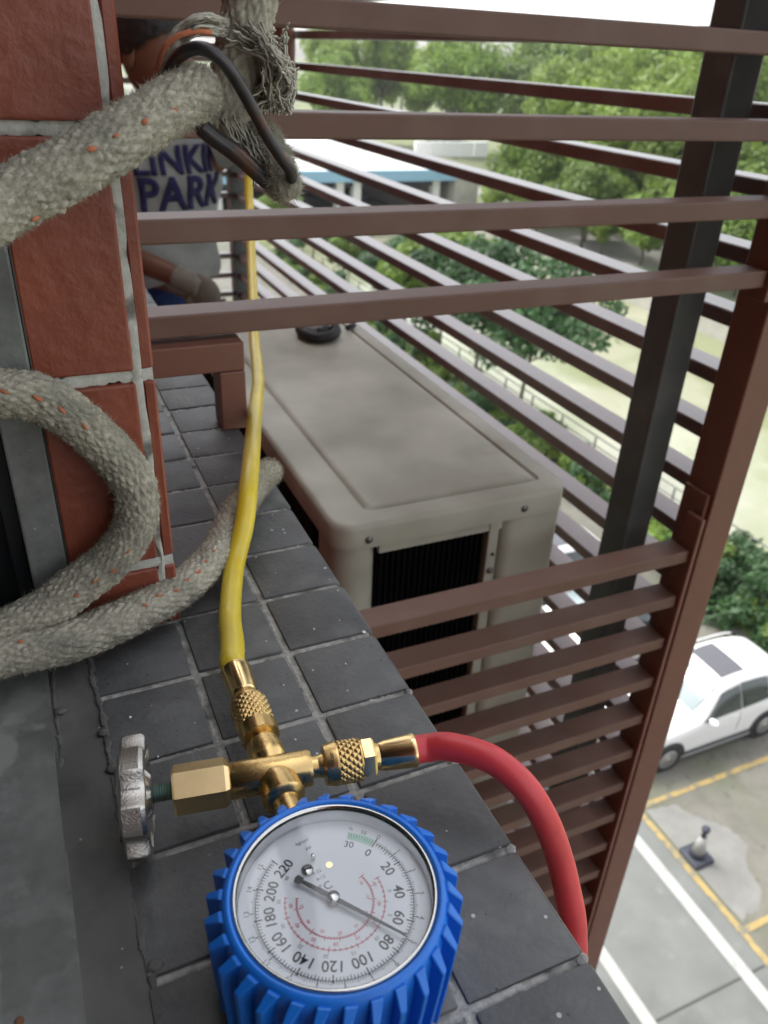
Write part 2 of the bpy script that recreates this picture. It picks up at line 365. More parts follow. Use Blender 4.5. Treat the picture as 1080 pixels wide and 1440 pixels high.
for y in (-5.9, -.9, 4.12, 9.1, 14.1): struct('pavement_joint', rect(-2, 9.115, y - .018, y + .018, ZG + .008), M['crack'])
struct('river_bank', box(15.4, 18.0, -60, 130, ZG - 2.5, ZG + .12), M['grassbank'])
struct('river', rect(17.9, 37.2, -80, 200, ZG - 1.3), M['water'])
struct('river_wall', box(37.0, 37.6, -80, 200, ZG - 2.5, ZG + .7), M['stone'])
struct('promenade', box(37.6, 48, -80, 420, ZG - 2.5, ZG + .1), M['promenade'])

# railing along the near bank: posts and rails
rl = thing('river_railing', 'grey metal railing running along the near bank of the green river', 'railing', (17.4, 0, ZG + .12))
for k in range(34):
    y = 2 + k * 2.0
    ob('post', box(17.375, 17.425, y - .025, y + .025, ZG + .12, ZG + 1.22), M['rail'], rl)
for z in (.45, .8, 1.15): ob('rail', box(17.385, 17.415, 1, 69, ZG + .12 + z - .018, ZG + .12 + z + .018), M['rail'], rl)

# ------------------------------------------------------------------ the building we lean out of
bw = thing('facade_wall', 'red tiled facade wall of the building beside and under the dark ledge', 'wall', (0, 0, 0))
ob('lower_wall', box(-.4, .138, -6, 6, ZG, -.012), M['brick'], bw)
ob('pier', box(-.0030, .0445, .381, .80, -.010, 6.0), M['joint'], bw)
ob('long_wall', box(-.0030, .0470, .8001, 6, -.010, 6.0), M['brick'], bw)
ob('inner_pier', box(-.4, -.0031, .47, 6, -.9, 6.0), M['wallin'], bw)
ob('lintel', box(-.4, -.15, -6, .3805, 1.5, 6.0), M['brick'], bw)
ob('near_wall', box(-.4, -.15, -6, -.9, -.010, 1.499), M['brick'], bw)
# the tiles of the pier: front face towards the camera and the edge of the tiles on its side
rows = [(-.002, .0365), (.0425, .1435), (.1495, .2505), (.2565, .3575), (.3635, .4645), (.4705, .5715), (.5775, .6785)]
for a, b in rows:
    ob('tile', box(-.0030, .0412, .3748, .3815, a, b, .0012, 2, .0004), M['brick'], bw)
    for y in (.3762, .431, .486, .541, .596, .651):
        ob('tile', box(.0441, .0505, y + random.uniform(-.0004, .0004), y + .0525, a, b, .0012, 1, .0004), M['brick'], bw)
# uneven white joint squeezed out along the corner
def ragged(x, y, z0, z1, w, seed, amp=.0019):
    r = np.random.default_rng(seed); n = 46; V = []; F = []
    for i in range(n):
        z = z0 + (z1 - z0) * i / (n - 1); e = r.normal(0, amp * .5); e2 = r.normal(0, amp * .5); p = abs(r.normal(0, .0005))
        V += [(x - w + e, y, z), (x + e * .3, y - .0004 - p * .5, z), (x + w + e2, y, z)]
    for i in range(n - 1):
        for k in range(2): F.append((i * 3 + k, i * 3 + k + 1, i * 3 + k + 4, i * 3 + k + 3))
    return pyd(V, F)
ob('corner_joint', ragged(.0428, .3763, -.002, .66, .0021, 3), M['joint'], bw, True)
for z in (.0395, .1465, .2535, .3605):
    r = np.random.default_rng(int(z * 1000)); V = []; F = []; n = 24
    for i in range(n):
        x = -.003 + .0528 * i / (n - 1); e = r.normal(0, .0006, 3)
        V += [(x, .3772, z - .0032 + e[0]), (x, .3765 - abs(e[1]) * .6, z), (x, .3772, z + .0032 + e[2])]
    for i in range(n - 1):
        for k in range(2): F.append((i * 3 + k, i * 3 + k + 3, i * 3 + k + 4, i * 3 + k + 1))
    ob('bed_joint', pyd(V, F), M['joint'], bw, True)
# the room behind the window, dark because it is closed
rm = [('room_floor', box(-3.6, -.41, -3, 3, -.95, -.9), M['floor']), ('room_ceiling', box(-3.6, -.41, -3, 3, 1.9, 1.95), M['wallin']),
      ('room_wall', box(-3.65, -3.6, -3, 3, -.9, 1.9), M['wallin']), ('room_wall', box(-3.6, -.41, 3, 3.05, -.9, 1.9), M['wallin']), ('room_wall', box(-3.6, -.41, -3.05, -3, -.9, 1.9), M['wallin'])]
for nme, me, m in rm: struct(nme, me, m)

# ------------------------------------------------------------------ ledge of dark square tiles
led = thing('window_ledge', 'window ledge of dark grey square tiles with pale rough joints', 'ledge', (0, 0, 0))
ob('mortar_bed', box(-.004, .1455, -.5, 1.35, -.0119, -.0018), M['grout'], led)
xs = [-.0020, .0480, .0980, .1475]
edge_y = .1222 - .0506 * 10
for i in range(3):
    for k in range(36):
        y0 = edge_y + .0506 * k
        if y0 > 1.3: continue
        gx0 = .0022 if i else .0006; j = random.uniform
        x0, x1 = xs[i] + gx0 + j(-.0004, .0004), xs[i + 1] - (.0020 if i < 2 else 0) + j(-.0004, .0004) * (i < 2)
        ya, yb = y0 + .0021 + j(-.0004, .0004), y0 + .0506 - .0021 + j(-.0004, .0004)
        bm = bmesh.new(); add_box(bm, x0, x1, ya, yb, -.009, j(-.0004, .0005), .0009, 2, .0002); t = ob('tile', bm_me(bm), M['tile'], led)
        smooth_by_angle(t, 40)
# tiles on the outer face of the ledge
for k in range(36):
    y0 = edge_y + .0506 * k
    if y0 > 1.3: continue
    t = ob('tile', box(.139, .1492 + random.uniform(-.0003, .0003), y0 + .0021, y0 + .0485, -.056, -.0012, .0008, 1, .0002), M['tile'], led)
    # dab of pale joint pushed out at the edge
    if k in (6, 8, 10, 11, 12, 13):
        bm = bmesh.new(); bmesh.ops.create_icosphere(bm, subdivisions=3, radius=1)
        for v in bm.verts:
            v.co = Vector((.1470 + v.co.x * .0028, y0 + v.co.y * .0023 + v.co.x * .0006, -.0020 + v.co.z * .0016)) + Vector((random.gauss(0, .00018), random.gauss(0, .00018), random.gauss(0, .00018)))
        ob('joint_dab', bm_me(bm), M['grout'], led, True)
# raised ragged joints between the tiles
def joint_line(a, b, w, seed, h=.0012, amp=.0006, z=-.0030):
    r = np.random.default_rng(seed); a = np.array(a); b = np.array(b); L = np.linalg.norm(b - a); n = max(8, int(L / .0016)); d = (b - a) / L; q = np.array([-d[1], d[0]])
    off = r.normal(0, amp, (n, 2)); hh = h + r.normal(0, .00022, n); V = []; F = []
    for i in range(n):
        p = a + d * L * i / (n - 1)
        for s, zz in ((-w - abs(off[i, 0]) * .4, -.0010), (-w * .5 + off[i, 0] * .4, hh[i]), (w * .5 + off[i, 1] * .4, hh[i] + r.normal(0, .0002)), (w + abs(off[i, 1]) * .4, -.0010)):
            c = p + q * s; V.append((c[0], c[1], z + zz))
    for i in range(n - 1):
        for k in range(3): F.append((i * 4 + k, i * 4 + k + 1, i * 4 + k + 5, i * 4 + k + 4))
    return pyd(V, F)
for k in range(2, 30):
    y = edge_y + .0506 * k
    if 0 < y < 1.25: ob('joint', joint_line((-.002, y), (.1462, y), .0025, k, .0017), M['grout'], led, True)
for i in (1, 2): ob('joint', joint_line((xs[i] - .0008, 0), (xs[i] - .0008, 1.25), .0017, 50 + i, .0013), M['grout'], led, True)
# paint drops and crumbs on the tiles
for x, y, r in [(.1435, .3255, .0011), (.118, .338, .0005), (.124, .304, .0005), (.032, .258, .0006), (.067, .335, .0005), (.02, .275, .0005), (.012, .305, .0007), (.082, .262, .0005), (.088, .3, .0004), (.04, .29, .0004)]:
    bm = bmesh.new(); bmesh.ops.create_uvsphere(bm, u_segments=10, v_segments=6, radius=1)
    for v in bm.verts: v.co = Vector((x + v.co.x * r, y + v.co.y * r * 1.2, .0006 + v.co.z * .0004))
    ob('paint_drop', bm_me(bm), M['whitewall'], led, True)
# mortar strip and sealant beads between the ledge and the window frame
ms = thing('mortar_strip', 'worn grey mortar strip between the dark tiles and the window frame', 'mortar', (0, 0, 0))
def wavy_sheet(x0f, x1f, y0, y1, z, amp, nx, ny, seed):
    r = np.random.default_rng(seed); V = []; F = []
    for j in range(ny):
        y = y0 + (y1 - y0) * j / (ny - 1); a, b = x0f(y), x1f(y)
        for i in range(nx):
            x = a + (b - a) * i / (nx - 1); V.append((x, y, z + r.normal(0, amp) + .0008 * math.sin(y * 37 + x * 90)))
    for j in range(ny - 1):
        for i in range(nx - 1): F.append((j * nx + i, j * nx + i + 1, (j + 1) * nx + i + 1, (j + 1) * nx + i))
    return pyd(V, F)
fx = lambda y: -.0215 - .010 * max(0, .30 - y) / .15 * .55
ob('mortar_face', wavy_sheet(lambda y: -.034, lambda y: .0005, -.3, .3795, -.0005, .00012, 14, 200, 4), M['mortar'], ms, True)
def bead(pts, r, seed, m, name, parent, lump=.35):
    q = np.random.default_rng(seed); A, s = resample(spline(pts, 10), .0012); A = A + q.normal(0, r * .16, A.shape)
    rad = .75 * r * (1 + lump * np.sin(s * 420 + seed) * .4 + q.normal(0, lump * .35, len(s))); rad = np.clip(rad, r * .3, r * 2)
    V, F = tube_np(A, rad, 8); V[:, 2] = np.minimum(V[:, 2], 0) * .3 + np.maximum(V[:, 2], 0) * .2; return ob(name, clean(V, F), m, parent, True)
bead([(-.0005, .375, .0), (-.0018, .345, .0006), (-.001, .325, .0004), (.0005, .30, .0002), (-.0008, .285, .0008), (.001, .272, .0003), (-.0005, .25, 0), (0, .22, 0), (-.001, .195, 0), (.0005, .165, 0), (0, .12, 0), (0, .05, 0)], .0016, 5, M['bead'], 'sealant_bead', ms, .6)
bead([(-.020, .375, 0), (-.0205, .345, .0003), (-.021, .325, .0002), (-.0205, .30, 0), (-.022, .27, -.0006)], .0011, 8, M['bead'], 'sealant_bead', ms, .7)
bead([(-.0235, .22, -.0003), (-.025, .19, 0), (-.027, .16, 0), (-.028, .1, 0)], .0007, 9, M['bead'], 'sealant_bead', ms, .8)
for x, y, r in [(.0005, .276, .0035), (-.0015, .3, .0025), (.002, .178, .003), (-.0185, .322, .003)]:
    bm = bmesh.new(); bmesh.ops.create_icosphere(bm, subdivisions=3, radius=1)
    for v in bm.verts: v.co = Vector((x + v.co.x * r * (1 + random.gauss(0, .12)), y + v.co.y * r * .8 * (1 + random.gauss(0, .12)), v.co.z * .0014))
    ob('sealant_lump', bm_me(bm), M['bead'], ms, True)

# window frame: sill profile, upright jamb and the sash behind, interior darkness put into its colour
wf = thing('window_frame', 'grey painted metal window frame with stained sill and upright jamb', 'window frame', (0, 0, 0))
def prism_y(prof, y0, y1):
    n = len(prof); V = [(x, y0, z) for x, z in prof] + [(x, y1, z) for x, z in prof]
    F = [(i, (i + 1) % n, (i + 1) % n + n, i + n) for i in range(n)] + [tuple(range(n - 1, -1, -1)), tuple(range(n, 2 * n))]
    me = pyd(V, F); bm = bmesh.new(); bm.from_mesh(me); bmesh.ops.bevel(bm, geom=[e for e in bm.edges if abs((e.verts[0].co - e.verts[1].co).y) > .1], offset=.0008, segments=2, affect='EDGES'); return bm_me(bm)
stain(M['alu'], -.045, .305, .022, (.27, .27, .25), .8); stain(M['alu'], -.033, .335, .016, (.22, .22, .2), .5); stain(M['alu'], -.040, .200, .03, (.09, .09, .08), .5)
sl = ob('sill', prism_y([(-.0225, -.006), (-.0225, .0007), (-.0485, .0012), (-.0497, .0030), (-.053, .0032), (-.055, .014), (-.12, .014), (-.12, -.006)], -.9, .374), M['alu'], wf); smooth_by_angle(sl)
jb = ob('jamb', box(-.0215, -.0036, .3735, .45, .0005, 1.49, .0012, 2), M['alu'], wf)
ob('jamb_lip', box(-.0300, -.0216, .386, .45, .0005, 1.49, .0008), M['sashshade'], wf)
ob('sash', box(-.16, -.0301, .40, .43, .0142, 1.49, .001), M['sashshade'], wf)
ob('gasket', tube([(-.0033, .3744, .003), (-.0033, .3744, .4), (-.0033, .3744, .9)], .0006, 6, 2), M['trim'], wf)
bm = bmesh.new(); bmesh.ops.create_uvsphere(bm, u_segments=12, v_segments=8, radius=1)
for v in bm.verts: v.co = Vector((-.0425 + v.co.x * .0016, .1755 + v.co.y * .0018, .0014 + v.co.z * .0008))
ob('rusty_screw', bm_me(bm), mat('rust', (.16, .07, .035), .9, var=.3, vscale=400), wf, True)
# ================================================================== LOUVRED SCREENS
PIT = .0727; TOP0 = .0993
fl = thing('front_louvre', 'brown louvre screen with missing middle slats in front of the air conditioner', 'louvre screen', (0, 0, 0))
for k in range(0, 8):
    z = TOP0 + PIT * k; ob('slat', box(.052, .7398, .630, .662, z - .0185, z, .0016, 2), M['brown'], fl)
for k in range(0, 19):
    z = TOP0 - PIT * (5 + k) + .0025; ob('slat', box(.1512, .7398, .630, .664, z - .0180, z, .0016, 2), M['brown'], fl)
ob('corner_post', box(.7575, .8045, .630, .679, -1.95, 1.2, .002, 2), M['frame_brown'], fl)
ob('slat_channel', box(.7400, .7468, .624, .652, -1.95, -.213, .0010, 1), M['frame_brown'], fl)
ob('slat_channel', box(.7400, .7468, .624, .652, .066, 1.2, .0010, 1), M['frame_brown'], fl)
ob('post_cover', box(.7515, .7574, .636, .677, -1.95, -.185, .0008, 1), M['frame_brown'], fl)
ob('wall_channel', box(.1500, .1720, .640, .668, -1.95, -.215, .0012, 1), M['frame_brown'], fl)
ob('short_rail', box(.052, .1565, .6195, .645, .0525, .0768, .0014, 2), M['frame_brown'], fl)
ob('short_stile', box(.1345, .1565, .6190, .645, .0006, .0522, .0014, 2), M['frame_brown'], fl)
sl_ = thing('side_louvre', 'long brown louvre screen receding behind the air conditioner, daylight between slats', 'louvre screen', (0, 0, 0))
for k in range(-20, 10):
    z = TOP0 + PIT * k + .011; ob('slat', box(.764, .803, .6795, 3.06, z - .0185, z, .0014, 1), M['brownside'], sl_)
ob('end_post', box(.752, .812, 3.061, 3.13, -1.95, 1.6, .002), M['column'], sl_)
fe = thing('far_louvre', 'brown louvre screen closing the far end of the bay behind the person', 'louvre screen', (0, 0, 0))
for k in range(-20, 10):
    z = TOP0 + PIT * k + .01; ob('slat', box(.053, .750, 3.08, 3.112, z - .0185, z, .0014, 1), M['brownside'], fe)
cl = thing('steel_column', 'square dark grey steel column standing right of the air conditioner', 'column', (.724, .73, -1))
cc = ob('shaft', box(.7003, .7425, .7090, .7550, -1.95, 1.5, .003, 2), M['column'], cl)
ob('foot_plate', box(.690, .757, .700, .762, -1.958, -1.95), M['column'], cl)
pl = ob('bay_floor', box(.1381, .86, .62, 6, -2.06, -1.96), M['slab']); pl['kind'] = 'structure'

# ================================================================== AIR CONDITIONER
AX0, AX1, AY0, AY1, AZ1 = .2890, .6300, .7500, 1.560, -.2067
ac = thing('outdoor_unit', 'aged off-white air conditioner outdoor unit with dark end grille', 'air conditioner', (.46, 1.15, -.86))
def rrect(x0, x1, y0, y1, r, n=7, rs=None):
    P = []
    for (cx, cy, a0, k) in ((x1 - r, y1 - r, 0, 0), (x0 + r, y1 - r, 90, 1), (x0 + r, y0 + r, 180, 2), (x1 - r, y0 + r, 270, 3)):
        for i in range(n): a = RAD(a0 + 90 * i / (n - 1)); P.append((cx + r * math.cos(a), cy + r * math.sin(a)))
    return P
def stack(rings):
    V = []; F = []; n = len(rings[0][0])
    for P, z in rings:
        zf = z if callable(z) else (lambda x, y, z=z: z)
        V += [(x, y, zf(x, y)) for x, y in P]
    for i in range(len(rings) - 1):
        for k in range(n): k2 = (k + 1) % n; F.append((i * n + k, i * n + k2, (i + 1) * n + k2, (i + 1) * n + k))
    F.append(tuple((len(rings) - 1) * n + k for k in range(n))); return pyd(V, F)
def rr(d, r): return rrect(AX0 + d, AX1 - d, AY0 + d, AY1 - d, r)
def gp(d0, d1, d2, d3, r): return rrect(AX0 + d0, AX1 - d1, AY0 + d2, AY1 - d3, r)
lid = stack([(rr(0, .030), AZ1 - .034), (rr(0, .030), AZ1 - .0075), (rr(.0022, .029), AZ1 - .0024), (rr(.0070, .027), AZ1),
             (gp(.050, .030, .030, .03, .012), AZ1), (gp(.0515, .0315, .0315, .0315, .0115), AZ1 - .0040), (gp(.0545, .0345, .0345, .0345, .011), AZ1 - .0042),
             (gp(.0575, .0375, .0375, .0375, .010), AZ1 - .0004), (gp(.066, .046, .046, .046, .010), AZ1 + .0008), (gp(.10, .08, .08, .08, .010), AZ1 + .0012)])
o = ob('top_cover', lid, M['ac'], ac); smooth_by_angle(o, 50)
# end towards the camera: corner pillar, grille opening, strip, side panel
AZ0 = -.86
def pillar(x0, x1, y0, y1, z0, z1, r): return stack([(rrect(x0, x1, y0, y1, r), z0), (rrect(x0, x1, y0, y1, r), z1)])
o = ob('corner_panel', stack([(gp(.0035, .2797, .0035, .72, .0265), AZ0), (gp(.0035, .2797, .0035, .72, .0265), AZ1 - .0358)]), M['ac'], ac); smooth_by_angle(o, 50)
bm = bmesh.new(); add_box(bm, .3495, .5274, AY0 + .0045, AY0 + .012, AZ1 - .048, AZ1 - .0342); ob('seam', stack([(gp(.008, .008, .008, .008, .024), AZ1 - .0376), (gp(.008, .008, .008, .008, .024), AZ1 - .0335)]), M['acdark'], ac)  # black filler paints the shadow line under the lid
ob('top_strip', bm_me(bm), M['ac'], ac)
ob('grille_backing', box(.3505, .5070, AY0 + .016, AY0 + .024, AZ0 + .03, AZ1 - .048), M['acdark'], ac)
bm = bmesh.new()
for k in range(19): x = .354 + k * .0082; add_box(bm, x, x + .0012, AY0 + .010, AY0 + .0165, AZ0 + .03, AZ1 - .0481)
fo = ob('grille_wire', bm_me(bm), M['coil'], ac); fo['kind'] = 'stuff'
ob('edge_strip', box(.5075, .5230, AY0 + .003, AY0 + .02, AZ0, AZ1 - .0342, .001), M['ac'], ac)
ob('panel_gap', box(.5231, .5275, AY0 + .010, AY0 + .02, AZ0, AZ1 - .0342), M['acdark'], ac)
o = ob('side_panel', stack([(rrect(.5276, AX1 - .0040, AY0 + .0040, AY1 - .004, .020), AZ0), (rrect(.5276, AX1 - .0040, AY0 + .0040, AY1 - .004,   .020), AZ1 - .0352)]), M['ac'], ac); smooth_by_angle(o, 50)
ob('back_body', box(AX0 + .006, .528, AY0 + .10, AY1 - .003, AZ0, AZ1 - .0345), M['acdark'], ac)  # black puts the shade on the unit's left side into its colour
for y in (.7, .735): pass
def screw(x, y, z, r=.0042, parent=ac):
    s = ob('screw', lathe([(0, r * 1.25), (.001, r * 1.25), (.0011, r), (.003, r * .85)], 12, (x, y, z), (0, -1, 0)), M['screw'], parent, True)
for x, z in ((.3330, -.2285), (.5560, -.2275)): screw(x, AY0 + .0005, z)
for z in (-.318, -.46, -.60): screw(.5155, AY0 + .0028, z)
bm = bmesh.new(); bmesh.ops.create_cone(bm, cap_ends=True, segments=12, radius1=.0022, radius2=.0022, depth=.002, matrix=Matrix.Translation((.5165, AY0 + .0025, -.292)) @ Matrix.Rotation(math.pi / 2, 4, 'X')); ob('rivet_hole', bm_me(bm), M['acdark'], ac)
for x in (.36, .58):
    ob('foot', box(x - .03, x + .03, AY0 + .06, AY1 - .06, AZ0 - .04, AZ0, .002), M['column'], ac)
brk = thing('bracket', 'dark steel bracket carrying the outdoor unit on the wall', 'bracket', (.4, 1.1, -.94))
for y in (.86, 1.42): ob('arm', box(.139, .66, y - .02, y + .02, -.935, -.9005, .002), M['column'], brk)
# black and grey pouch on the far end of the unit
po = thing('folded_pouch', 'small black and grey folded pouch lying on the far end of the unit', 'pouch', (.51, 1.43, AZ1))
z0 = AZ1 + .0135
ob('loop', tube([(.487, 1.475, z0 - .002), (.484, 1.445, z0), (.489, 1.42, z0), (.505, 1.407, z0), (.526, 1.41, z0), (.545, 1.428, z0), (.550, 1.447, z0 + .004), (.538, 1.452, z0 + .005), (.522, 1.437, z0 + .001), (.511, 1.434, z0)], .0105, 10, 8), M['pouch'], po, True)
bm = bmesh.new(); bmesh.ops.create_icosphere(bm, subdivisions=3, radius=1)
for v in bm.verts: v.co = Vector((.520 + v.co.x * .036, 1.462 + v.co.y * .026, AZ1 + .017 + v.co.z * .015 * (1 + .25 * math.sin(v.co.x * 5) + .2 * math.sin(v.co.y * 7))))
ob('pad', bm_me(bm), M['pouchgrey'], po, True)
pb = thing('rubber_clip', 'tiny black clip lying behind the pouch on the unit', 'clip', (.595, 1.475, AZ1))
ob('body', tube([(.585, 1.47, AZ1 + .007), (.596, 1.474, AZ1 + .008), (.606, 1.485, AZ1 + .007)], .006, 8, 6), M['pouch'], pb, True)

# ================================================================== GAUGE
GX, GY = .0602, .1519
ga = thing('pressure_gauge', 'round pressure gauge in ribbed blue rubber boot lying on the ledge', 'gauge', (GX, GY, 0))
NF = 30
boot = lathe([(.0008, .030), (.0008, .0345), (.003, .0366), (.036, .0378), (.0440, .0376), (.0474, .0364), (.0484, .0352), (.0484, .0344), (.0470, .0336), (.038, .0336)], 108, (GX, GY, 0), (0, 0, 1), closed=False)
o = ob('boot', boot, M['blue'], ga, True)
me_f = None
for k in range(NF):
    if me_f is None:
        # one tooth of the boot: thick at the root, sloping top, leaning to one side
        prof = [(.0355, .0015), (.0400, .0025), (.0420, .0340), (.0424, .0432), (.0376, .0472), (.0355, .0462)]
        V = []; n = len(prof)
        for s in (-1, 1):
            for r, z in prof:
                w = (.0026 if s > 0 else .0015) if r < .038 else .0011
                V.append((r, s * w - .0012 * (r > .039) + .0018 * (z / .04 - .5), z))
        F = [tuple(range(n - 1, -1, -1)), tuple(range(n, 2 * n))] + [(i, (i + 1) % n, (i + 1) % n + n, i + n) for i in range(n)]
        bm = bmesh.new(); bm.from_mesh(pyd(V, F)); bmesh.ops.bevel(bm, geom=bm.edges[:], offset=.00035, segments=1, affect='EDGES'); me_f = bm_me(bm); me_f.materials.append(M['blue'])
    f = bpy.data.objects.new('fin', me_f); link(f, ga); f.rotation_euler = (0, 0, 2 * math.pi * k / NF + .03)
o = ob('bezel', lathe([(.0462, .0337), (.0478, .0336), (.0483, .0330), (.0480, .0324), (.0470, .0321), (.0462, .0320)], 96, (GX, GY, 0), (0, 0, 1), closed=False), M['nickel'], ga, True)
ob('inner_ring', lathe([(.0405, .0322), (.0464, .0321)], 72, (GX, GY, 0), (0, 0, 1), closed=False), M['dial'], ga, True)
lens = lathe([(.0464, .0320), (.0469, .0316), (.0470, .0296), (.0477, .0282), (.0477, .0280)], 96, (GX, GY, 0), (0, 0, 1))
smooth_by_angle(ob('lens', lens, M['lens'], ga), 30)
ZD = .0408
ob('dial', lathe([(ZD - .001, .0321), (ZD, .0320)], 72, (GX, GY, 0), (0, 0, 1)), M['dial'], ga)
D0, DP = 37.0, 1.242           # angle of 0 psi, degrees per psi (clockwise)
def ang(psi): return RAD(D0 - DP * psi)
class Ink:
    def __init__(s): s.V = []; s.F = []
    def quad(s, p):
        b = len(s.V); s.V += [(x, y, 0) for x, y in p]; s.F.append((b, b + 1, b + 2, b + 3))
    def tick(s, a, r0, r1, w):
        c, q = math.cos(a), math.sin(a); h = w / 2
        s.quad([(r0 * c + h * q, r0 * q - h * c), (r1 * c + h * q, r1 * q - h * c), (r1 * c - h * q, r1 * q + h * c), (r0 * c - h * q, r0 * q + h * c)])
    def arc(s, a0, a1, r, w, n=80):
        for i in range(n):
            a = a0 + (a1 - a0) * i / n; b = a0 + (a1 - a0) * (i + 1) / n
            s.quad([((r - w / 2) * math.cos(a), (r - w / 2) * math.sin(a)), ((r + w / 2) * math.cos(a), (r + w / 2) * math.sin(a)), ((r + w / 2) * math.cos(b), (r + w / 2) * math.sin(b)), ((r - w / 2) * math.cos(b), (r - w / 2) * math.sin(b))])
    def text(s, t, size, a, r, rot=None, b_=0.):
        me = font_mesh(t, size, 0., b_); rt = (a - math.pi / 2) if rot is None else rot; c, q = math.cos(rt), math.sin(rt); x0, y0 = r * math.cos(a), r * math.sin(a); b = len(s.V)
        for v in me.vertices: s.V.append((x0 + v.co.x * c - v.co.y * q, y0 + v.co.x * q + v.co.y * c, 0))
        for p in me.polygons: s.F.append(tuple(b + i for i in p.vertices))
        bpy.data.meshes.remove(me)
    def build(s, name, m, z, label=None):
        me = pyd([(GX + x, GY + y, z) for x, y, _ in s.V], s.F); o = ob(name, me, m, ga); return o
K = Ink()
RB = .0262
K.arc(ang(2), ang(218), RB, .00024, 120)
for p in range(0, 221, 2):
    big = p % 20 == 0; mid = p % 10 == 0
    K.tick(ang(p), RB - (.0019 if big else .0015 if mid else .0011), RB + (.0007 if big else 0), .00042 if big else .00027)
for i in range(0, 156):                                  # outer kg/cm2 scale
    p = i / 10 * 14.223
    if p > 221: break
    K.tick(ang(p), RB, RB + (.0019 if i % 10 == 0 else .0014 if i % 5 == 0 else .0010), .00034 if i % 10 == 0 else .0002)
for p in range(0, 221, 20): K.text(str(p), .0050 if p else .0040, ang(p), .0215, None, .010)
K.tick(ang(0), RB - .0015, RB + .0016, .00045)
for i in range(1, 11): K.tick(ang(-1.75 * i), RB - .0010, RB + .0009, .00016)
K.text('30', .0036, ang(-16), .0222)
K.text('50', .0022, ang(-9), .0285)
K.build('black_scale', M['ink'], ZD + .00012)
K = Ink()
for i in range(0, 16): K.text(str(i), .0025, ang(i * 14.223), .0290)
K.text('76', .0018, ang(-17), .0288); K.text('kg/cm²', .0019, RAD(96), .0260); K.text('psi', .0019, RAD(94), .0228)
K.text('°C', .0042, RAD(100), .0062); K.text('R-12', .0017, RAD(98), .0100); K.text('R-22', .0017, RAD(99), .0126)
for i in range(0, 9): K.text(str(5 * i), .0018, ang(38 + 22 * i), .0186)
K.build('small_figures', M['greyink'], ZD + .00012)
K = Ink()
for r, a0, a1, st in ((.0166, 22, 196, 17), (.0128, 10, 196, 27)):
    K.arc(ang(a0), ang(a1), r, .00026, 90)
    for i in range(st * 2 + 1):
        p = a0 + (a1 - a0) * i / (st * 2); K.tick(ang(p), r - (.0006 if i % 10 else .0012), r + (.0004 if i % 5 else .0010), .00026)
for i, t in enumerate(('-40', '-20', '0', '10', '20', '30', '40', '50')): K.text(t, .0017, ang(26 + 23 * i), .0146)
for i, t in enumerate(('-30', '-10', '0', '10', '20', '30', '40', '50')): K.text(t, .0015, ang(16 + 24 * i), .0110)
K.build('red_scale', M['redink'], ZD + .00013)
K = Ink(); K.arc(ang(-18), ang(-.8), .0258, .0030, 24); K.build('green_zone', M['greenink'], ZD + .00006)
def cyl(x, y, z0, z1, r, m, name, n=24):
    o = ob(name, lathe([(z0, r), (z1 - r * .15, r), (z1, r * .8)], n, (x, y, 0), (0, 0, 1)), m, ga); smooth_by_angle(o, 40); return o
HX, HY = GX - .0006, GY + .0002
cyl(HX, HY, ZD, ZD + .0034, .0021, M['nickel'], 'hub')
na = RAD(-51); nd = Vector((math.cos(na), math.sin(na), 0)); nq = Vector((-nd.y, nd.x, 0)); zc = ZD + .0020
def flat(pts, z0, z1):
    n = len(pts); V = [Vector((HX, HY, z0)) + nd * a + nq * b for a, b in pts] + [Vector((HX, HY, z1)) + nd * a + nq * b for a, b in pts]
    F = [tuple(range(n - 1, -1, -1)), tuple(range(n, 2 * n))] + [(i, (i + 1) % n, (i + 1) % n + n, i + n) for i in range(n)]; return pyd(V, F)
ob('needle', flat([(-.0150, 0), (-.0146, -.0014), (-.0122, -.0013), (-.0125, -.0006), (-.002, -.0009), (0, -.0026), (.002, -.0008), (.0268, -.0003), (.0268, .0003), (.002, .0008), (0, .0010), (-.002, .0009), (-.0125, .0006), (-.0122, .0013), (-.0146, .0014)], zc, zc + .0004), M['needle'], ga)
sx, sy = GX + .0150 * math.cos(RAD(109)), GY + .0150 * math.sin(RAD(109))
cyl(sx, sy, ZD, ZD + .0012, .0021, M['nickel'], 'adjusting_screw')
cyl(GX + .0178 * math.cos(RAD(95)), GY + .0178 * math.sin(RAD(95)), ZD, ZD + .0026, .0008, M['nickel'], 'stop_pin', 12)
ob('dial_hole', lathe([(ZD + .0001, .0012), (ZD + .0003, .0012), (ZD + .0003, .0002)], 20, (GX + .0138 * math.cos(RAD(78)), GY + .0138 * math.sin(RAD(78)), 0), (0, 0, 1)), M['brassp'], ga)
ob('screw_slot', box(sx - .0019, sx + .0019, sy - .0003, sy + .0003, ZD + .0011, ZD + .00128), M['ink'], ga)

# ================================================================== VALVE BODY (brass tee with hand wheel)
ZT = .0270
TC = Vector((.0602, .2231, ZT)); AXT = Vector((.9862, -.160, 0)).normalized()
va = thing('brass_valve', 'brass tee valve joining the gauge to both hoses on the ledge', 'valve', (TC.x, TC.y, 0))
def hexa(prof, base, axis, phase): return lathe(prof, 6, base, axis, phase=phase)
def pt(t): return TC + AXT * t
o = ob('hex_bonnet', hexa([(0, .0088), (.0009, .0100), (.0205, .0100), (.0222, .0086)], pt(-.0402), AXT, RAD(32)), M['brassh'], va)
o = ob('body', lathe([(0, .0070), (.0008, .0075), (.0215, .0075), (.032, .0076), (.0336, .0071), (.0338, .0045), (.0368, .0045)], 40, pt(-.0181), AXT), M['brass'], va); smooth_by_angle(o, 40)
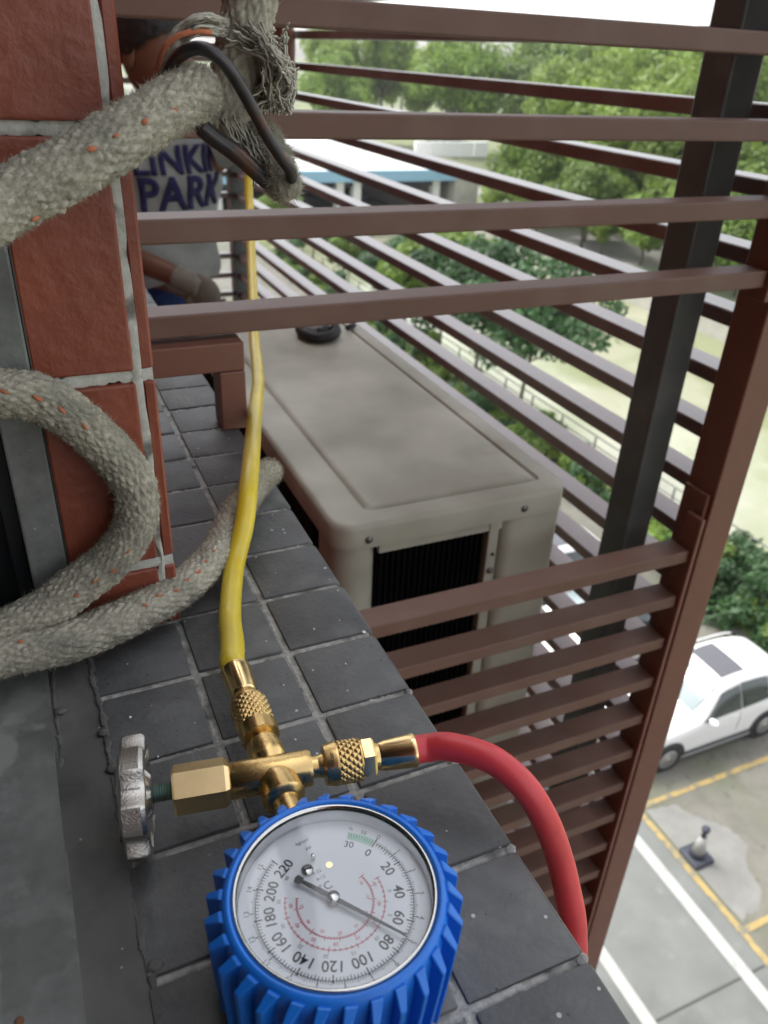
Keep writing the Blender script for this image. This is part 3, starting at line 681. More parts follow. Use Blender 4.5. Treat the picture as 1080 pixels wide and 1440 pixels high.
# branch towards the gauge: cone flaring to the collar
o = ob('gauge_branch', lathe([(0, .0040), (.004, .0066), (.009, .0086), (.0165, .0088), (.0175, .0078), (.0185, .0055), (.030, .0052)], 40, TC + Vector((0, .003, 0)), (.02, -1, 0)), M['brass'], va); smooth_by_angle(o, 40)
o = ob('hose_branch', lathe([(0, .004), (.006, .0075), (.0115, .0078), (.0165, .0070), (.0180, .0052), (.0215, .0050)], 40, TC + Vector((0, .0005, 0)), (.03, 1, 0)), M['brass'], va); smooth_by_angle(o, 40)
o = ob('stem', lathe([(t * .0005, .0034 + (.0004 if t % 2 else -.0003)) for t in range(0, 24)], 24, pt(-.0510), AXT), M['thread'], va); smooth_by_angle(o, 60)
def knurl(base, axis, L, r, name, parent, m, nn=34):
    # crossed knurling cut into a sleeve: two sets of helical grooves
    n1, n2 = 136, 40; V = []; Bm = basis(axis)
    for i in range(n2 + 1):
        t = L * i / n2; e = .25 if i in (0, n2) else 1
        for k in range(n1):
            a = 2 * math.pi * k / n1; s = t / r
            h = (abs(math.sin((a + s) * nn / 2 * .5 * 2 / 2)) * abs(math.sin((a - s) * nn / 2 * .5 * 2 / 2)))
            rr_ = r * (1 - .075 * (1 - h ** .6) * e) if 2 < i < n2 - 2 else r * .955
            V.append(Vector(base) + Bm @ Vector((rr_ * math.cos(a), rr_ * math.sin(a), t)))
    F = [(i * n1 + k, i * n1 + (k + 1) % n1, (i + 1) * n1 + (k + 1) % n1, (i + 1) * n1 + k) for i in range(n2) for k in range(n1)]
    F += [tuple(range(n1 - 1, -1, -1)), tuple(n2 * n1 + k for k in range(n1))]
    o = ob(name, pyd(V, F), m, parent); return o
# hand wheel: five lobes, seen edge on
def lob(a, t):
    c = math.cos(6 * (a - RAD(124))); return 1.06 - .21 * max(0, (c + .15) / 1.15) ** .8
o = ob('hand_wheel', lathe([(0, .012), (.0002, .0190), (.0016, .0222), (.0085, .0226), (.0100, .0216), (.0104, .0192), (.0090, .0170), (.0085, .0100), (.0112, .0072), (.0118, .0045)], 216, pt(-.0595), AXT, lob), M['chrome'], va); smooth_by_angle(o, 32)
# couplings and hoses
def ferrule(base, axis, parent, L=.0165):
    o = ob('crimp_ferrule', lathe([(0, .0052), (.0012, .0060), (.0022, .0060), (.0030, .0064), (L - .002, .0071), (L - .0012, .0074), (L, .0073), (L, .0062)], 48, base, axis, lambda a, t: 1 - (.045 if .003 < t < L - .003 and math.sin(a * 8) > .55 else 0)), M['brassp'], parent); smooth_by_angle(o, 40)
# ---- yellow hose
yh = thing('yellow_hose', 'yellow charging hose leading from the brass valve over the unit', 'hose', (.0625, .29, 0))
AY = Vector((.015, 1, -.01)).normalized(); yb = TC + Vector((.0007, .0195, 0))
o = ob('swivel_nut', lathe([(0, .0062), (.0008, .0083), (.006, .0089), (.0068, .0089)], 48, yb, AY), M['brass'], yh); smooth_by_angle(o, 40)
knurl(yb + AY * .0068, AY, .0165, .0088, 'knurled_sleeve', yh, M['brass'])
o = ob('sleeve_shoulder', lathe([(0, .0080), (.0018, .0078), (.004, .0062), (.006, .0056)], 48, yb + AY * .0233, AY), M['brass'], yh); smooth_by_angle(o, 40)
ferrule(yb + AY * .029, AY, yh, .0185)
ye = yb + AY * .0465
HP = [(.1012, .4228, .0240), (.1112, .4475, .0350), (.1285, .5020, .0340), (.1512, .5795, .0190)]
ob('tube', tube([ye, ye + AY * .008, (.0668, .318, .0205), (.0745, .355, .0115), (.0880, .398, .0120), HP[0], HP[1], HP[2], HP[3], (.1796, .6735, .0040), (.1963, .7283, -.0040), (.2194, .8161, -.0100), (.233, .873, -.009), (.262, .98, .012), (.290, 1.085, .039), (.312, 1.165, .075), (.325, 1.215, .112), (.338, 1.24, .16), (.352, 1.26, .23), (.37, 1.28, .34), (.39, 1.3, .6), (.40, 1.31, 1.2), (.40, 1.31, 2.6)], .0062, 20, 12), M['yellow'], yh, True)
# ---- red hose
rh = thing('red_hose', 'red charging hose bending from the brass valve over the ledge edge', 'hose', (.11, .21, 0))
rb = pt(.0205)
o = ob('swivel_nut', lathe([(-.0022, .0046), (0, .0050), (.0006, .0082), (.0050, .0092), (.0056, .0092)], 48, rb, AXT), M['brass'], rh); smooth_by_angle(o, 40)
knurl(rb + AXT * .0056, AXT, .0105, .0091, 'knurled_sleeve', rh, M['brass'])
o = ob('hex_nut', hexa([(0, .0080), (.0006, .0088), (.0048, .0088), (.0058, .0078)], rb + AXT * .0161, AXT, RAD(10)), M['brassp'], rh)
o = ob('neck', lathe([(0, .0058), (.003, .0056)], 32, rb + AXT * .0215, AXT), M['brass'], rh)
ferrule(rb + AXT * .0232, AXT, rh, .0165)
re_ = rb + AXT * .0390
ob('tube', tube([re_, re_ + AXT * .007, (.1335, .2070, .0300), (.1462, .1950, .0300), (.1560, .1835, .0225), (.1637, .1752, .0080), (.1700, .1690, -.0107), (.1722, .1610, -.0265), (.1736, .1532, -.0450), (.1745, .148, -.08), (.175, .142, -.2), (.176, .138, -.6), (.178, .136, -1.4), (.18, .136, -3)], .0060, 20, 12), M['red'], rh, True)
# raised lettering ring on the red swivel nut
mk = font_mesh('HON', .0026)
V = []
for v in mk.vertices:
    a = -v.co.x / .0093 + math.pi * .5 + .5; V.append(rb + AXT * (.0030 + v.co.y * .8) + basis(AXT) @ Vector((.0094 * math.cos(a), .0094 * math.sin(a), 0)))
ob('stamped_lettering', pyd(V, [tuple(p.vertices) for p in mk.polygons]), M['ink'], rh)

# ================================================================== ROPES
def rope_surface(A, s, R, seed, seg=56, tail=0):
    q = np.random.default_rng(seed); th = np.linspace(0, 2 * math.pi, seg, endpoint=False)[None, :]; sl = s[:, None]
    nb = 17; k = 2 * math.pi / .0072
    wob = .7 * np.sin(sl * 310 + 3 * th + seed) + .7 * np.sin(sl * 170 - 2 * th) + .5 * np.sin(sl * 520 + 5 * th)
    a = nb * th + k * sl + wob; b = nb * th - k * sl + .8 * np.sin(sl * 230 + th * 4) + .5 * np.sin(sl * 480 - 6 * th)
    ca, cb = np.abs(np.sin(a / 2)), np.abs(np.sin(b / 2)); h = (ca * cb) ** .55
    ia = np.floor(a / (2 * math.pi)).astype(int); ib = np.floor(b / (2 * math.pi)).astype(int)
    amp = .35 + .9 * np.modf(np.abs(np.sin(ia * 12.9898 + ib * 78.233 + seed) * 43758.5453))[0]
    low = np.sin(sl * 90 + seed) * .018 + np.sin(th * 2 + sl * 40) * .022
    nz = q.normal(0, .016, (len(s), seg))
    lum = .03 * np.sin(9 * th + 620 * sl + 2 * np.sin(5 * th + 400 * sl)) * np.sin(7 * th - 830 * sl + 2 * np.sin(260 * sl))
    r = R * (.885 + .125 * h * amp + low + nz + lum)
    e = np.ones(len(s))
    if tail: m_ = np.clip((s[-1] - s) / (R * .9), 0, 1); e = np.sqrt(1 - (1 - m_) ** 2) * .98 + .02
    m0 = np.clip((s - s[0]) / (R * .9), 0, 1); e = e * (np.sqrt(1 - (1 - m0) ** 2) * .98 + .02)
    return r * e[:, None], e
def fuzz(A, R, e, dens, seed, L=(.0009, .0026), w=.00010):
    q = np.random.default_rng(seed); T, N, B = frames(A); n = dens; i = q.integers(1, len(A) - 1, n); a = q.uniform(0, 2 * math.pi, n)
    rd = np.cos(a)[:, None] * N[i] + np.sin(a)[:, None] * B[i]; p = A[i] + rd * (R * .92 * e[i])[:, None]
    d = rd * q.uniform(.25, 1., n)[:, None] + T[i] * q.normal(0, .7, n)[:, None] + np.cross(T[i], rd) * q.normal(0, .7, n)[:, None]; d /= np.linalg.norm(d, axis=1)[:, None]
    ln = q.uniform(*L, n)[:, None]; sd_ = np.cross(d, q.normal(0, 1, (n, 3))); sd_ /= np.linalg.norm(sd_, axis=1)[:, None]
    mid = p + d * ln * .55; bend = q.normal(0, 1, (n, 3)); tip = p + (d + bend * .28) * ln
    V = np.stack([p - sd_ * w, p + sd_ * w, mid + sd_ * w * .8, mid - sd_ * w * .8, tip + sd_ * w * .3, tip - sd_ * w * .3], 1).reshape(-1, 3)
    b = np.arange(n)[:, None] * 6; F = np.concatenate([b + np.array([[0, 1, 2, 3]]), b + np.array([[3, 2, 4, 5]])], 0)
    return quads_np(V, F)
def stitches(A, s, R, parent, off, a_of_s, s0, s1, step, seed):
    q = np.random.default_rng(seed); T, N, B = frames(A); L = s0
    while L < s1:
        i = int(np.searchsorted(s, L)); i = min(max(i, 2), len(A) - 3); a = a_of_s(L) + q.normal(0, .05)
        rd = math.cos(a) * N[i] + math.sin(a) * B[i]; tg = np.cross(T[i], rd); c = A[i] + rd * R * .945
        ln = q.uniform(.0014, .0025); wd = q.uniform(.0007, .0012); u = T[i] * math.cos(.25) + tg * math.sin(.25); v = np.cross(rd, u)
        bm = bmesh.new(); bmesh.ops.create_icosphere(bm, subdivisions=2, radius=1)
        for x in bm.verts:
            x.co = Vector(c + u * x.co.x * ln * (1 + q.normal(0, .06)) + v * x.co.y * wd * (1 + q.normal(0, .1)) + rd * x.co.z * .0008)
        ob('orange_stitch', bm_me(bm), M['orange'], parent, True); L += step * q.uniform(.85, 1.15)
RR = .0108
rp = thing('braided_rope', 'thick fuzzy grey braided rope with orange stitches looping against the red pier', 'rope', (.03, .36, 0))
path = [(.0785, .3385, .2725), (.063, .330, .2665), (.0480, .3205, .2597), (.0212, .3070, .2475), (-.0028, .2962, .2374), (-.035, .284, .222), (-.075, .29, .20), (-.088, .325, .178), (-.062, .352, .162), (-.036, .3585, .156),
        (-.0173, .3600, .1510), (-.0016, .3605, .1462), (.0163, .3605, .1285), (.0318, .3605, .1010), (.0316, .3600, .077), (.0180, .3590, .0585), (-.0020, .3585, .0455), (-.020, .356, .036), (-.05, .350, .030), (-.085, .335, .030), (-.095, .315, .030), (-.075, .322, .0295), (-.0435, .340, .0265),
        (-.009, .3460, .0225), (.0290, .3640, .0190), (.0560, .3830, .0165), (.0790, .4100, .0150), (.1055, .4580, .0145), (.1290, .4920, .0155), (.1420, .5060, .0150), (.1475, .5110, .0105)]
path = [tuple(EYE + (Vector(p) - EYE) * (1.065 if i < 5 else 1)) for i, p in enumerate(path)]
A, s = resample(spline(path, 14), .0008)
Rr, e = rope_surface(A, s, RR, 2, 128, tail=1); Rr *= np.interp(s, [s[-1] - .09, s[-1]], [1, .84])[:, None]
ob('cover', clean(*tube_np(A, Rr, 128)), M['rope'], rp, True)
fz = ob('fuzz', fuzz(A, RR, e, 105000, 5, (.0008, .0025)), M['fuzz'], rp); fz['kind'] = 'stuff'
# ------ hanging rope with hook
hr = thing('hanging_rope', 'grey rope hanging from above with frayed spliced end at the hook', 'rope', (.1, .39, .27))
p2 = [(.0905, .3895, .2440), (.0945, .3885, .2560), (.0993, .3873, .2731), (.1030, .3865, .286), (.1062, .3855, .2985), (.1108, .3830, .3180), (.118, .381, .36), (.125, .381, .5), (.127, .381, .9), (.127, .381, 2), (.127, .381, 5)]
A2, s2 = resample(spline(p2, 14), .0011); A2, s2 = A2[s2 < .45], s2[s2 < .45]; R2, e2 = rope_surface(A2, s2, .0114, 9, 110)
ob('upper_run', tube([tuple(A2[-2]), (.127, .381, 2), (.127, .381, 5)], .0108, 16, 8), M['rope'], hr, True)
ob('cover', clean(*tube_np(A2, R2, 110)), M['rope'], hr, True)
k2 = int(np.searchsorted(s2, .28)); fz = ob('fuzz', fuzz(A2[:k2], .0112, e2[:k2], 9000, 15), M['fuzz'], hr); fz['kind'] = 'stuff'
VIEW = {}
def pxd(px, py, d):
    v = ROT @ Vector((px - 540, -(py - 720), -1115)).normalized(); return EYE + v * d
p3 = [pxd(352, 176, .405), pxd(368, 195, .40), pxd(386, 222, .392), pxd(397, 250, .388), pxd(404, 284, .386)]
A3, s3 = resample(spline(p3, 14), .0012); R3, e3 = rope_surface(A3, s3, .0072, 21, 64, 1)
R3 *= np.interp(s3, [0, s3[-1] * .5, s3[-1]], [.75, .95, 1.1])[:, None]
ob('tail', clean(*tube_np(A3, R3, 64)), M['rope'], hr, True)
fz = ob('tail_fuzz', fuzz(A3, .0074, e3, 5200, 25, (.0015, .004)), M['fuzz'], hr); fz['kind'] = 'stuff'
# frayed tuft: loose strands
q = np.random.default_rng(31); parts = []
for k in range(230):
    u = q.uniform(0, 1); v = q.uniform(-1, 1)
    a = pxd(345 + 22 * q.normal(), 30 + 40 * q.uniform(), .405 + .012 * q.normal()); b = pxd(378 + 20 * v + 10 * u, 75 + 30 * v, .400 + .012 * q.normal()); c = pxd(392 + 24 * q.uniform(-1, 1), 118 + 22 * q.uniform(-1, 1), .403 + .01 * q.normal()); d = pxd(372 + 40 * q.uniform(-1, 1), 148 + 14 * q.uniform(-1, 1), .402 + .008 * q.normal())
    P_, _ = resample(spline([a, b, c, d], 8), .002); P_ = P_ + q.normal(0, .0003, P_.shape); parts.append(tube_np(P_, q.uniform(.0003, .00065), 4))
for k in range(90):      # strands inside the hook
    x = q.uniform(-1, 1); a = pxd(312 + 14 * x, 150 + 10 * q.normal(), .402); b = pxd(330 + 16 * x, 185 + 6 * q.normal(), .398 + .006 * q.normal()); c = pxd(352 + 13 * x, 218 + 6 * q.normal(), .395 + .005 * q.normal()); d = pxd(368 + 12 * x, 250 + 8 * q.normal(), .394)
    P_, _ = resample(spline([a, b, c, d], 8), .002); P_ = P_ + q.normal(0, .00025, P_.shape); parts.append(tube_np(P_, q.uniform(.0003, .0006), 4))
for k in range(6):       # curling loose ends
    x, y = q.uniform(380, 402), q.uniform(60, 140); P_ = spline([pxd(x - 14, y, .40), pxd(x + 2, y - 4, .398), pxd(x + 9, y + 5, .397), pxd(x + 8 + 10 * q.uniform(), y + 14, .398)], 8); parts.append(tube_np(np.array([tuple(p) for p in P_]), .0008, 5))
fz = ob('frayed_tuft', join(parts), M['strand'], hr, True); fz['kind'] = 'stuff'
parts = []
for k in range(110):      # whipping strands over the shoulder of the hook
    x = q.uniform(0, 1); y = q.normal(0, 1)
    a = pxd(322 - 4 * x, 30 + 22 * x + y, .390); b = pxd(285 - 6 * x, 22 + 26 * x + 2 * y, .376 + .004 * q.normal()); c = pxd(248 + 6 * x, 42 + 26 * x + 2 * y, .372); d = pxd(230 + 9 * x, 78 + 14 * x, .374); e_ = pxd(224 + 10 * x, 120 + 4 * y, .382)
    P_, _ = resample(spline([a, b, c, d, e_], 8), .002); P_ = P_ + q.normal(0, .00025, P_.shape); parts.append(tube_np(P_, q.uniform(.0003, .0007), 4))
fz = ob('whipping', join(parts), M['strand'], hr, True); fz['kind'] = 'stuff'
ob('orange_strand', tube([pxd(296, 46, .372), pxd(275, 44, .368), pxd(250, 51, .366), pxd(231, 68, .367), pxd(221, 98, .372)], .0011, 8), M['orange'], hr, True)
hk = thing('steel_hook', 'dark bent steel rod hook gripping the rope ends', 'hook', (.09, .37, .25))
hp = [pxd(352, 234, .386), pxd(320, 208, .381), pxd(288, 184, .378), pxd(256, 156, .378), pxd(237, 128, .374), pxd(238, 100, .366), pxd(254, 77, .360), pxd(276, 68, .357), pxd(298, 74, .356), pxd(318, 92, .357), pxd(338, 122, .360), pxd(358, 158, .364), pxd(378, 195, .368), pxd(397, 224, .372), pxd(407, 238, .375), pxd(410, 250, .378)]
ob('rod', tube(hp, .0026, 14, 10), M['hook'], hk, True)
bm = bmesh.new(); bmesh.ops.create_uvsphere(bm, u_segments=14, v_segments=8, radius=1)
for v in bm.verts: v.co = hp[-1] + Vector(v.co) * .0026
ob('tip', bm_me(bm), M['hook'], hk, True)
ob('wrapped_arm', tube([pxd(282, 178, .3775), pxd(300, 193, .3785), pxd(330, 215, .381), pxd(362, 243, .386), pxd(384, 262, .39)], .0037, 12, 8), M['hook'], hk, True)
# the orange tracer threads of the loop rope (the camera-facing side)
def facing(A, N, B, i):
    v = np.array(EYE) - A[i]; return math.atan2(v @ B[i], v @ N[i])
T_, N_, B_ = frames(A)
def tracer(s0, s1, off, step, seed):
    stitches(A, s, RR, rp, 0, lambda L: facing(A, N_, B_, min(len(A) - 3, int(np.searchsorted(s, L)))) + off(L), s0, s1, step, seed)
def s_at(p): return s[np.argmin(np.linalg.norm(A - np.array(p), axis=1))]
sa, sb, sc, sd2, se, sf = s_at(path[2]), s_at(path[4]), s_at(path[10]), s_at(path[16]), s_at(path[22]), s_at(path[28])
tracer(s_at(path[1]) + .012, s_at(path[3]) + .002, lambda L: -.05 + (L - sa) * 6, .0125, 41)
tracer(sb - .006, sb + .003, lambda L: -.95, .012, 45)
tracer(sc - .012, sc + .036, lambda L: -.1 + (L - sc) * 4, .0120, 42)
tracer(sd2 - .034, sd2 + .002, lambda L: -.35, .0110, 43)
tracer(se - .002, se + .022, lambda L: -.5, .0125, 46)
tracer(s_at(path[24]) - .004, s_at(path[26]), lambda L: -.35 + (L - se) * 1.4, .0112, 44)

# ================================================================== PERSON on the far side of the bay
pe = thing('person', 'person in pale printed shirt and jeans behind the louvre, arm raised', 'person', (.40, 2.48, -1.96))
def skin_mesh(joints, edges, radii, sub=2):
    me = bpy.data.meshes.new('sk'); me.from_pydata(joints, edges, []); o = bpy.data.objects.new('sk', me); COL.objects.link(o)
    md = o.modifiers.new('s', 'SKIN'); md.use_smooth_shade = True; md.branch_smoothing = .6
    for i, r in enumerate(radii): me.skin_vertices[0].data[i].radius = (r, r) if not isinstance(r, tuple) else r
    me.skin_vertices[0].data[0].use_root = True
    sbd = o.modifiers.new('u', 'SUBSURF'); sbd.levels = sub; sbd.render_levels = sub
    dg = bpy.context.evaluated_depsgraph_get(); dg.update(); res = bpy.data.meshes.new_from_object(o.evaluated_get(dg)); bpy.data.objects.remove(o); return res
FL = -1.96
J = [(.40, 2.50, -.98), (.40, 2.50, -.66), (.40, 2.47, -.36), (.40, 2.46, -.06), (.41, 2.45, .07), (.41, 2.44, .155),    # 0-5 hips crouch ... neck
     (.22, 2.47, .02), (.19, 2.40, -.20), (.33, 2.22, -.235), (.415, 2.16, -.27),       # right arm 6-9
     (.60, 2.46, .05), (.715, 2.36, .10), (.735, 2.32, .30), (.725, 2.315, .37),        # left arm raised 10-13
     (.30, 2.50, -1.02), (.29, 2.44, -1.45), (.29, 2.52, -1.88), (.29, 2.40, -1.925),
     (.50, 2.50, -1.02), (.52, 2.44, -1.45), (.52, 2.52, -1.88), (.52, 2.40, -1.925)]
E_ = [(0, 1), (1, 2), (2, 3), (3, 4), (4, 5), (3, 6), (6, 7), (7, 8), (8, 9), (3, 10), (10, 11), (11, 12), (12, 13), (0, 14), (14, 15), (15, 16), (16, 17), (0, 18), (18, 19), (19, 20), (20, 21)]
r_ = [.08, .08, .09, .115, .055, .05, .06, .040, .032, .027, .06, .042, .031, .026, .075, .055, .04, .032, .075, .055, .04, .032]
body = skin_mesh(J, E_, r_)
# head, nose, ears and hands are grown onto the same body mesh
def add_ell(bm, c, r, rot=None, sub=3, fn=None):
    b0 = len(bm.verts); res = bmesh.ops.create_icosphere(bm, subdivisions=sub, radius=1); Rm = rot or Matrix.Identity(3)
    for v in res['verts']:
        p = v.co.copy()
        if fn: p = fn(p)
        v.co = Vector(c) + Rm @ Vector((p.x * r[0], p.y * r[1], p.z * r[2]))
bm = bmesh.new(); bm.from_mesh(body); bpy.data.meshes.remove(body)
HC = Vector((.405, 2.40, .262)); hrot = Matrix.Rotation(RAD(35), 3, 'Z') @ Matrix.Rotation(RAD(18), 3, 'X')
def headfn(p):
    p = p.copy()
    if p.z < 0: p.x *= 1 - .28 * (-p.z) ** 1.3; p.y = p.y * (1 - .12 * -p.z) - .10 * -p.z
    return p
add_ell(bm, HC, (.078, .098, .118), hrot, 4, headfn)
for off, r in (((0, -.100, -.015), (.014, .022, .022)), ((.078, .005, -.01), (.012, .022, .034)), ((-.078, .005, -.01), (.012, .022, .034)), ((0, -.092, -.058), (.026, .010, .006)), ((0, -.090, -.068), (.022, .010, .006)), ((0, -.078, -.098), (.026, .02, .02)), ((.032, -.086, .012), (.02, .012, .008)), ((-.032, -.086, .012), (.02, .012, .008))):
    add_ell(bm, HC + hrot @ Vector(off), r, hrot, 2)
def fingers(bm, palm, fwd, side, curl, sc=1.):
    fwd = Vector(fwd).normalized(); side = Vector(side).normalized(); nrm = fwd.cross(side)
    add_ell(bm, palm, (.040 * sc, .046 * sc, .015 * sc), Matrix((side, fwd, nrm)).transposed(), 3)
    for i, L in enumerate((.064, .074, .070, .056)):
        b = Vector(palm) + side * (-.030 + i * .020) * sc + fwd * .034 * sc; pts = [b]; d = fwd.copy()
        for k, f in enumerate((.42, .33, .25)):
            d = (Matrix.Rotation(curl * (.6 + .3 * k), 3, side) @ d); pts.append(pts[-1] + d * L * f * sc)
        V, F = tube_np(np.array([tuple(p) for p in spline(pts, 4)]), np.linspace(.0095, .0070, 13) * sc, 10)
        vs = [bm.verts.new(v) for v in V.tolist()]
        for f in F.tolist():
            try: bm.faces.new([vs[t] for t in (f[:3] if f[2] == f[3] else f)])
            except ValueError: pass
    pts = [Vector(palm) - side * .028 * sc - fwd * .012 * sc, Vector(palm) - side * .052 * sc + fwd * .014 * sc, Vector(palm) - side * .058 * sc + fwd * .044 * sc - nrm * .012]
    V, F = tube_np(np.array([tuple(p) for p in spline(pts, 5)]), np.linspace(.0125, .0085, 11) * sc, 10); vs = [bm.verts.new(v) for v in V.tolist()]
    for f in F.tolist():
        try: bm.faces.new([vs[t] for t in (f[:3] if f[2] == f[3] else f)])
        except ValueError: pass
fingers(bm, (.722, 2.312, .415), (.15, -.1, 1), (1, .2, 0), RAD(30))
bo = ob('body', bm_me(bm), M['skin'], pe, True)
bm = bmesh.new(); fingers(bm, (.440, 2.148, -.288), (.45, -.15, -.9), (.75, -.5, .35), RAD(22), 1.1)
V, F = tube_np(np.array([tuple(p) for p in spline([(.375, 2.19, -.253), (.41, 2.165, -.268), (.43, 2.152, -.28)], 6)]), np.linspace(.035, .031, 13), 14); vs = [bm.verts.new(v) for v in V.tolist()]
for f in F.tolist():
    try: bm.faces.new([vs[t] for t in (f[:3] if f[2] == f[3] else f)])
    except ValueError: pass
ob('glove', bm_me(bm), M['glove'], pe, True)
# hair cap
bm = bmesh.new(); add_ell(bm, HC + hrot @ Vector((0, .014, .016)), (.090, .106, .124), hrot, 5)
inv = hrot.inverted()
kill = [f for f in bm.faces if (lambda p: p.z < .07 - (p.y + .07) * 1.15 and p.z < .075 or p.z < -.06)(inv @ (f.calc_center_median() - HC))]
bmesh.ops.delete(bm, geom=kill, context='FACES')
for v in bm.verts: v.co += Vector((random.gauss(0, .0010), random.gauss(0, .0010), random.gauss(0, .0010)))
ob('hair', bm_me(bm), M['hair'], pe, True)
for sx_ in (.031, -.031):
    bm = bmesh.new(); add_ell(bm, HC + hrot @ Vector((sx_, -.093, -.002)), (.012, .006, .006), hrot, 2); ob('eye', bm_me(bm), M['ink'], pe, True)
# shirt: a loft of ellipses round the torso, turned a little to the right
SR = RAD(24)
def shirt_pt(a, z, off=0):
    t = (z + .40) / .50; w = np.interp(t, [0, .15, .4, .7, .9, 1.0], [.192, .180, .178, .196, .200, .130]); d = np.interp(t, [0, .15, .4, .7, .9, 1.0], [.150, .142, .135, .140, .120, .075])
    cx = np.interp(t, [0, 1], [.385, .400]); cy = np.interp(t, [0, .5, 1], [2.49, 2.47, 2.455])
    fold = .006 * math.sin(a * 5 + z * 30) * (1 - t) + .004 * math.sin(z * 55 + a * 2)
    x, y = (w + fold + off) * math.cos(a), (d + fold + off) * math.sin(a)
    return Vector((cx + x * math.cos(SR) - y * math.sin(SR), cy + x * math.sin(SR) + y * math.cos(SR), z))
V = []; F = []; n1, n2 = 64, 40
for i in range(n2):
    z = -.315 + .415 * i / (n2 - 1)
    for k in range(n1): V.append(shirt_pt(2 * math.pi * k / n1, z + (.012 * math.sin(3 * 2 * math.pi * k / n1) if i == 0 else 0)))
for i in range(n2 - 1):
    for k in range(n1): F.append((i * n1 + k, i * n1 + (k + 1) % n1, (i + 1) * n1 + (k + 1) % n1, (i + 1) * n1 + k))
sh = ob('shirt', pyd(V, F), M['shirt'], pe, True)
for pts, rr0 in (([(.245, 2.46, .045), (.215, 2.44, -.04), (.195, 2.41, -.14)], (.082, .066)), ([(.56, 2.455, .055), (.62, 2.43, .072), (.675, 2.395, .088)], (.080, .064))):
    P_ = spline(pts, 8); ob('sleeve', clean(*tube_np(np.array([tuple(p) for p in P_]), np.linspace(*rr0, len(P_)), 24, False)), M['shirt'], sh, True)
def shirt_text(t, size, zc, ac, name):
    mk = font_mesh(t, size, 0., .026); b2 = bmesh.new(); b2.from_mesh(mk); bmesh.ops.triangulate(b2, faces=b2.faces[:]); bmesh.ops.subdivide_edges(b2, edges=[e for e in b2.edges if e.calc_length() > .02], cuts=3)
    for v in b2.verts:
        # a bolder face: widen slightly, then lay it on the cloth
        z = zc + v.co.y * 1.05; a = ac + v.co.x / .185; v.co = shirt_pt(a, z, .0045)
    me = bm_me(b2); o = ob(name, me, M['print'], sh); md = o.modifiers.new('thick', 'SOLIDIFY'); md.thickness = .003; md.offset = 0; return o
def bold(t, size, zc, ac):
    for dx in (-.006, 0, .006): pass
shirt_text('LINKIN', .092, .012, RAD(-88), 'printed_word'); shirt_text('PARK', .112, -.072, RAD(-90), 'printed_word')
jm = skin_mesh([(.40, 2.50, -.29), (.40, 2.50, -.62), (.40, 2.50, -.95), (.30, 2.49, -1.03), (.29, 2.43, -1.45), (.29, 2.50, -1.84), (.50, 2.49, -1.03), (.52, 2.43, -1.45), (.52, 2.50, -1.84)],
               [(0, 1), (1, 2), (2, 3), (3, 4), (4, 5), (2, 6), (6, 7), (7, 8)], [(.16, .14), (.165, .15), .15, .10, .075, .06, .10, .075, .06])
ob('jeans', jm, M['jeans'], pe, True)
for x in (.29, .52):
    bm = bmesh.new(); add_ell(bm, (x, 2.45, FL + .045), (.048, .13, .045), None, 3, lambda p: Vector((p.x, p.y, max(p.z, -.9)))); ob('shoe', bm_me(bm), M['shoe'], pe, True)
# light strap with a hanging tool at the belt
st = thing('work_strap', 'pale work strap hanging at the waist of the person', 'strap', (.45, 2.2, -.4))
ob('webbing', tube([(.36, 2.27, -.30), (.44, 2.24, -.335), (.475, 2.235, -.37), (.470, 2.235, -.43), (.478, 2.235, -.50)], .012, 10, 6), M['glove'], st, True)
ob('tool', tube([(.425, 2.255, -.325), (.440, 2.25, -.36), (.450, 2.25, -.40)], .010, 10, 6), M['bluepaint'], st, True)

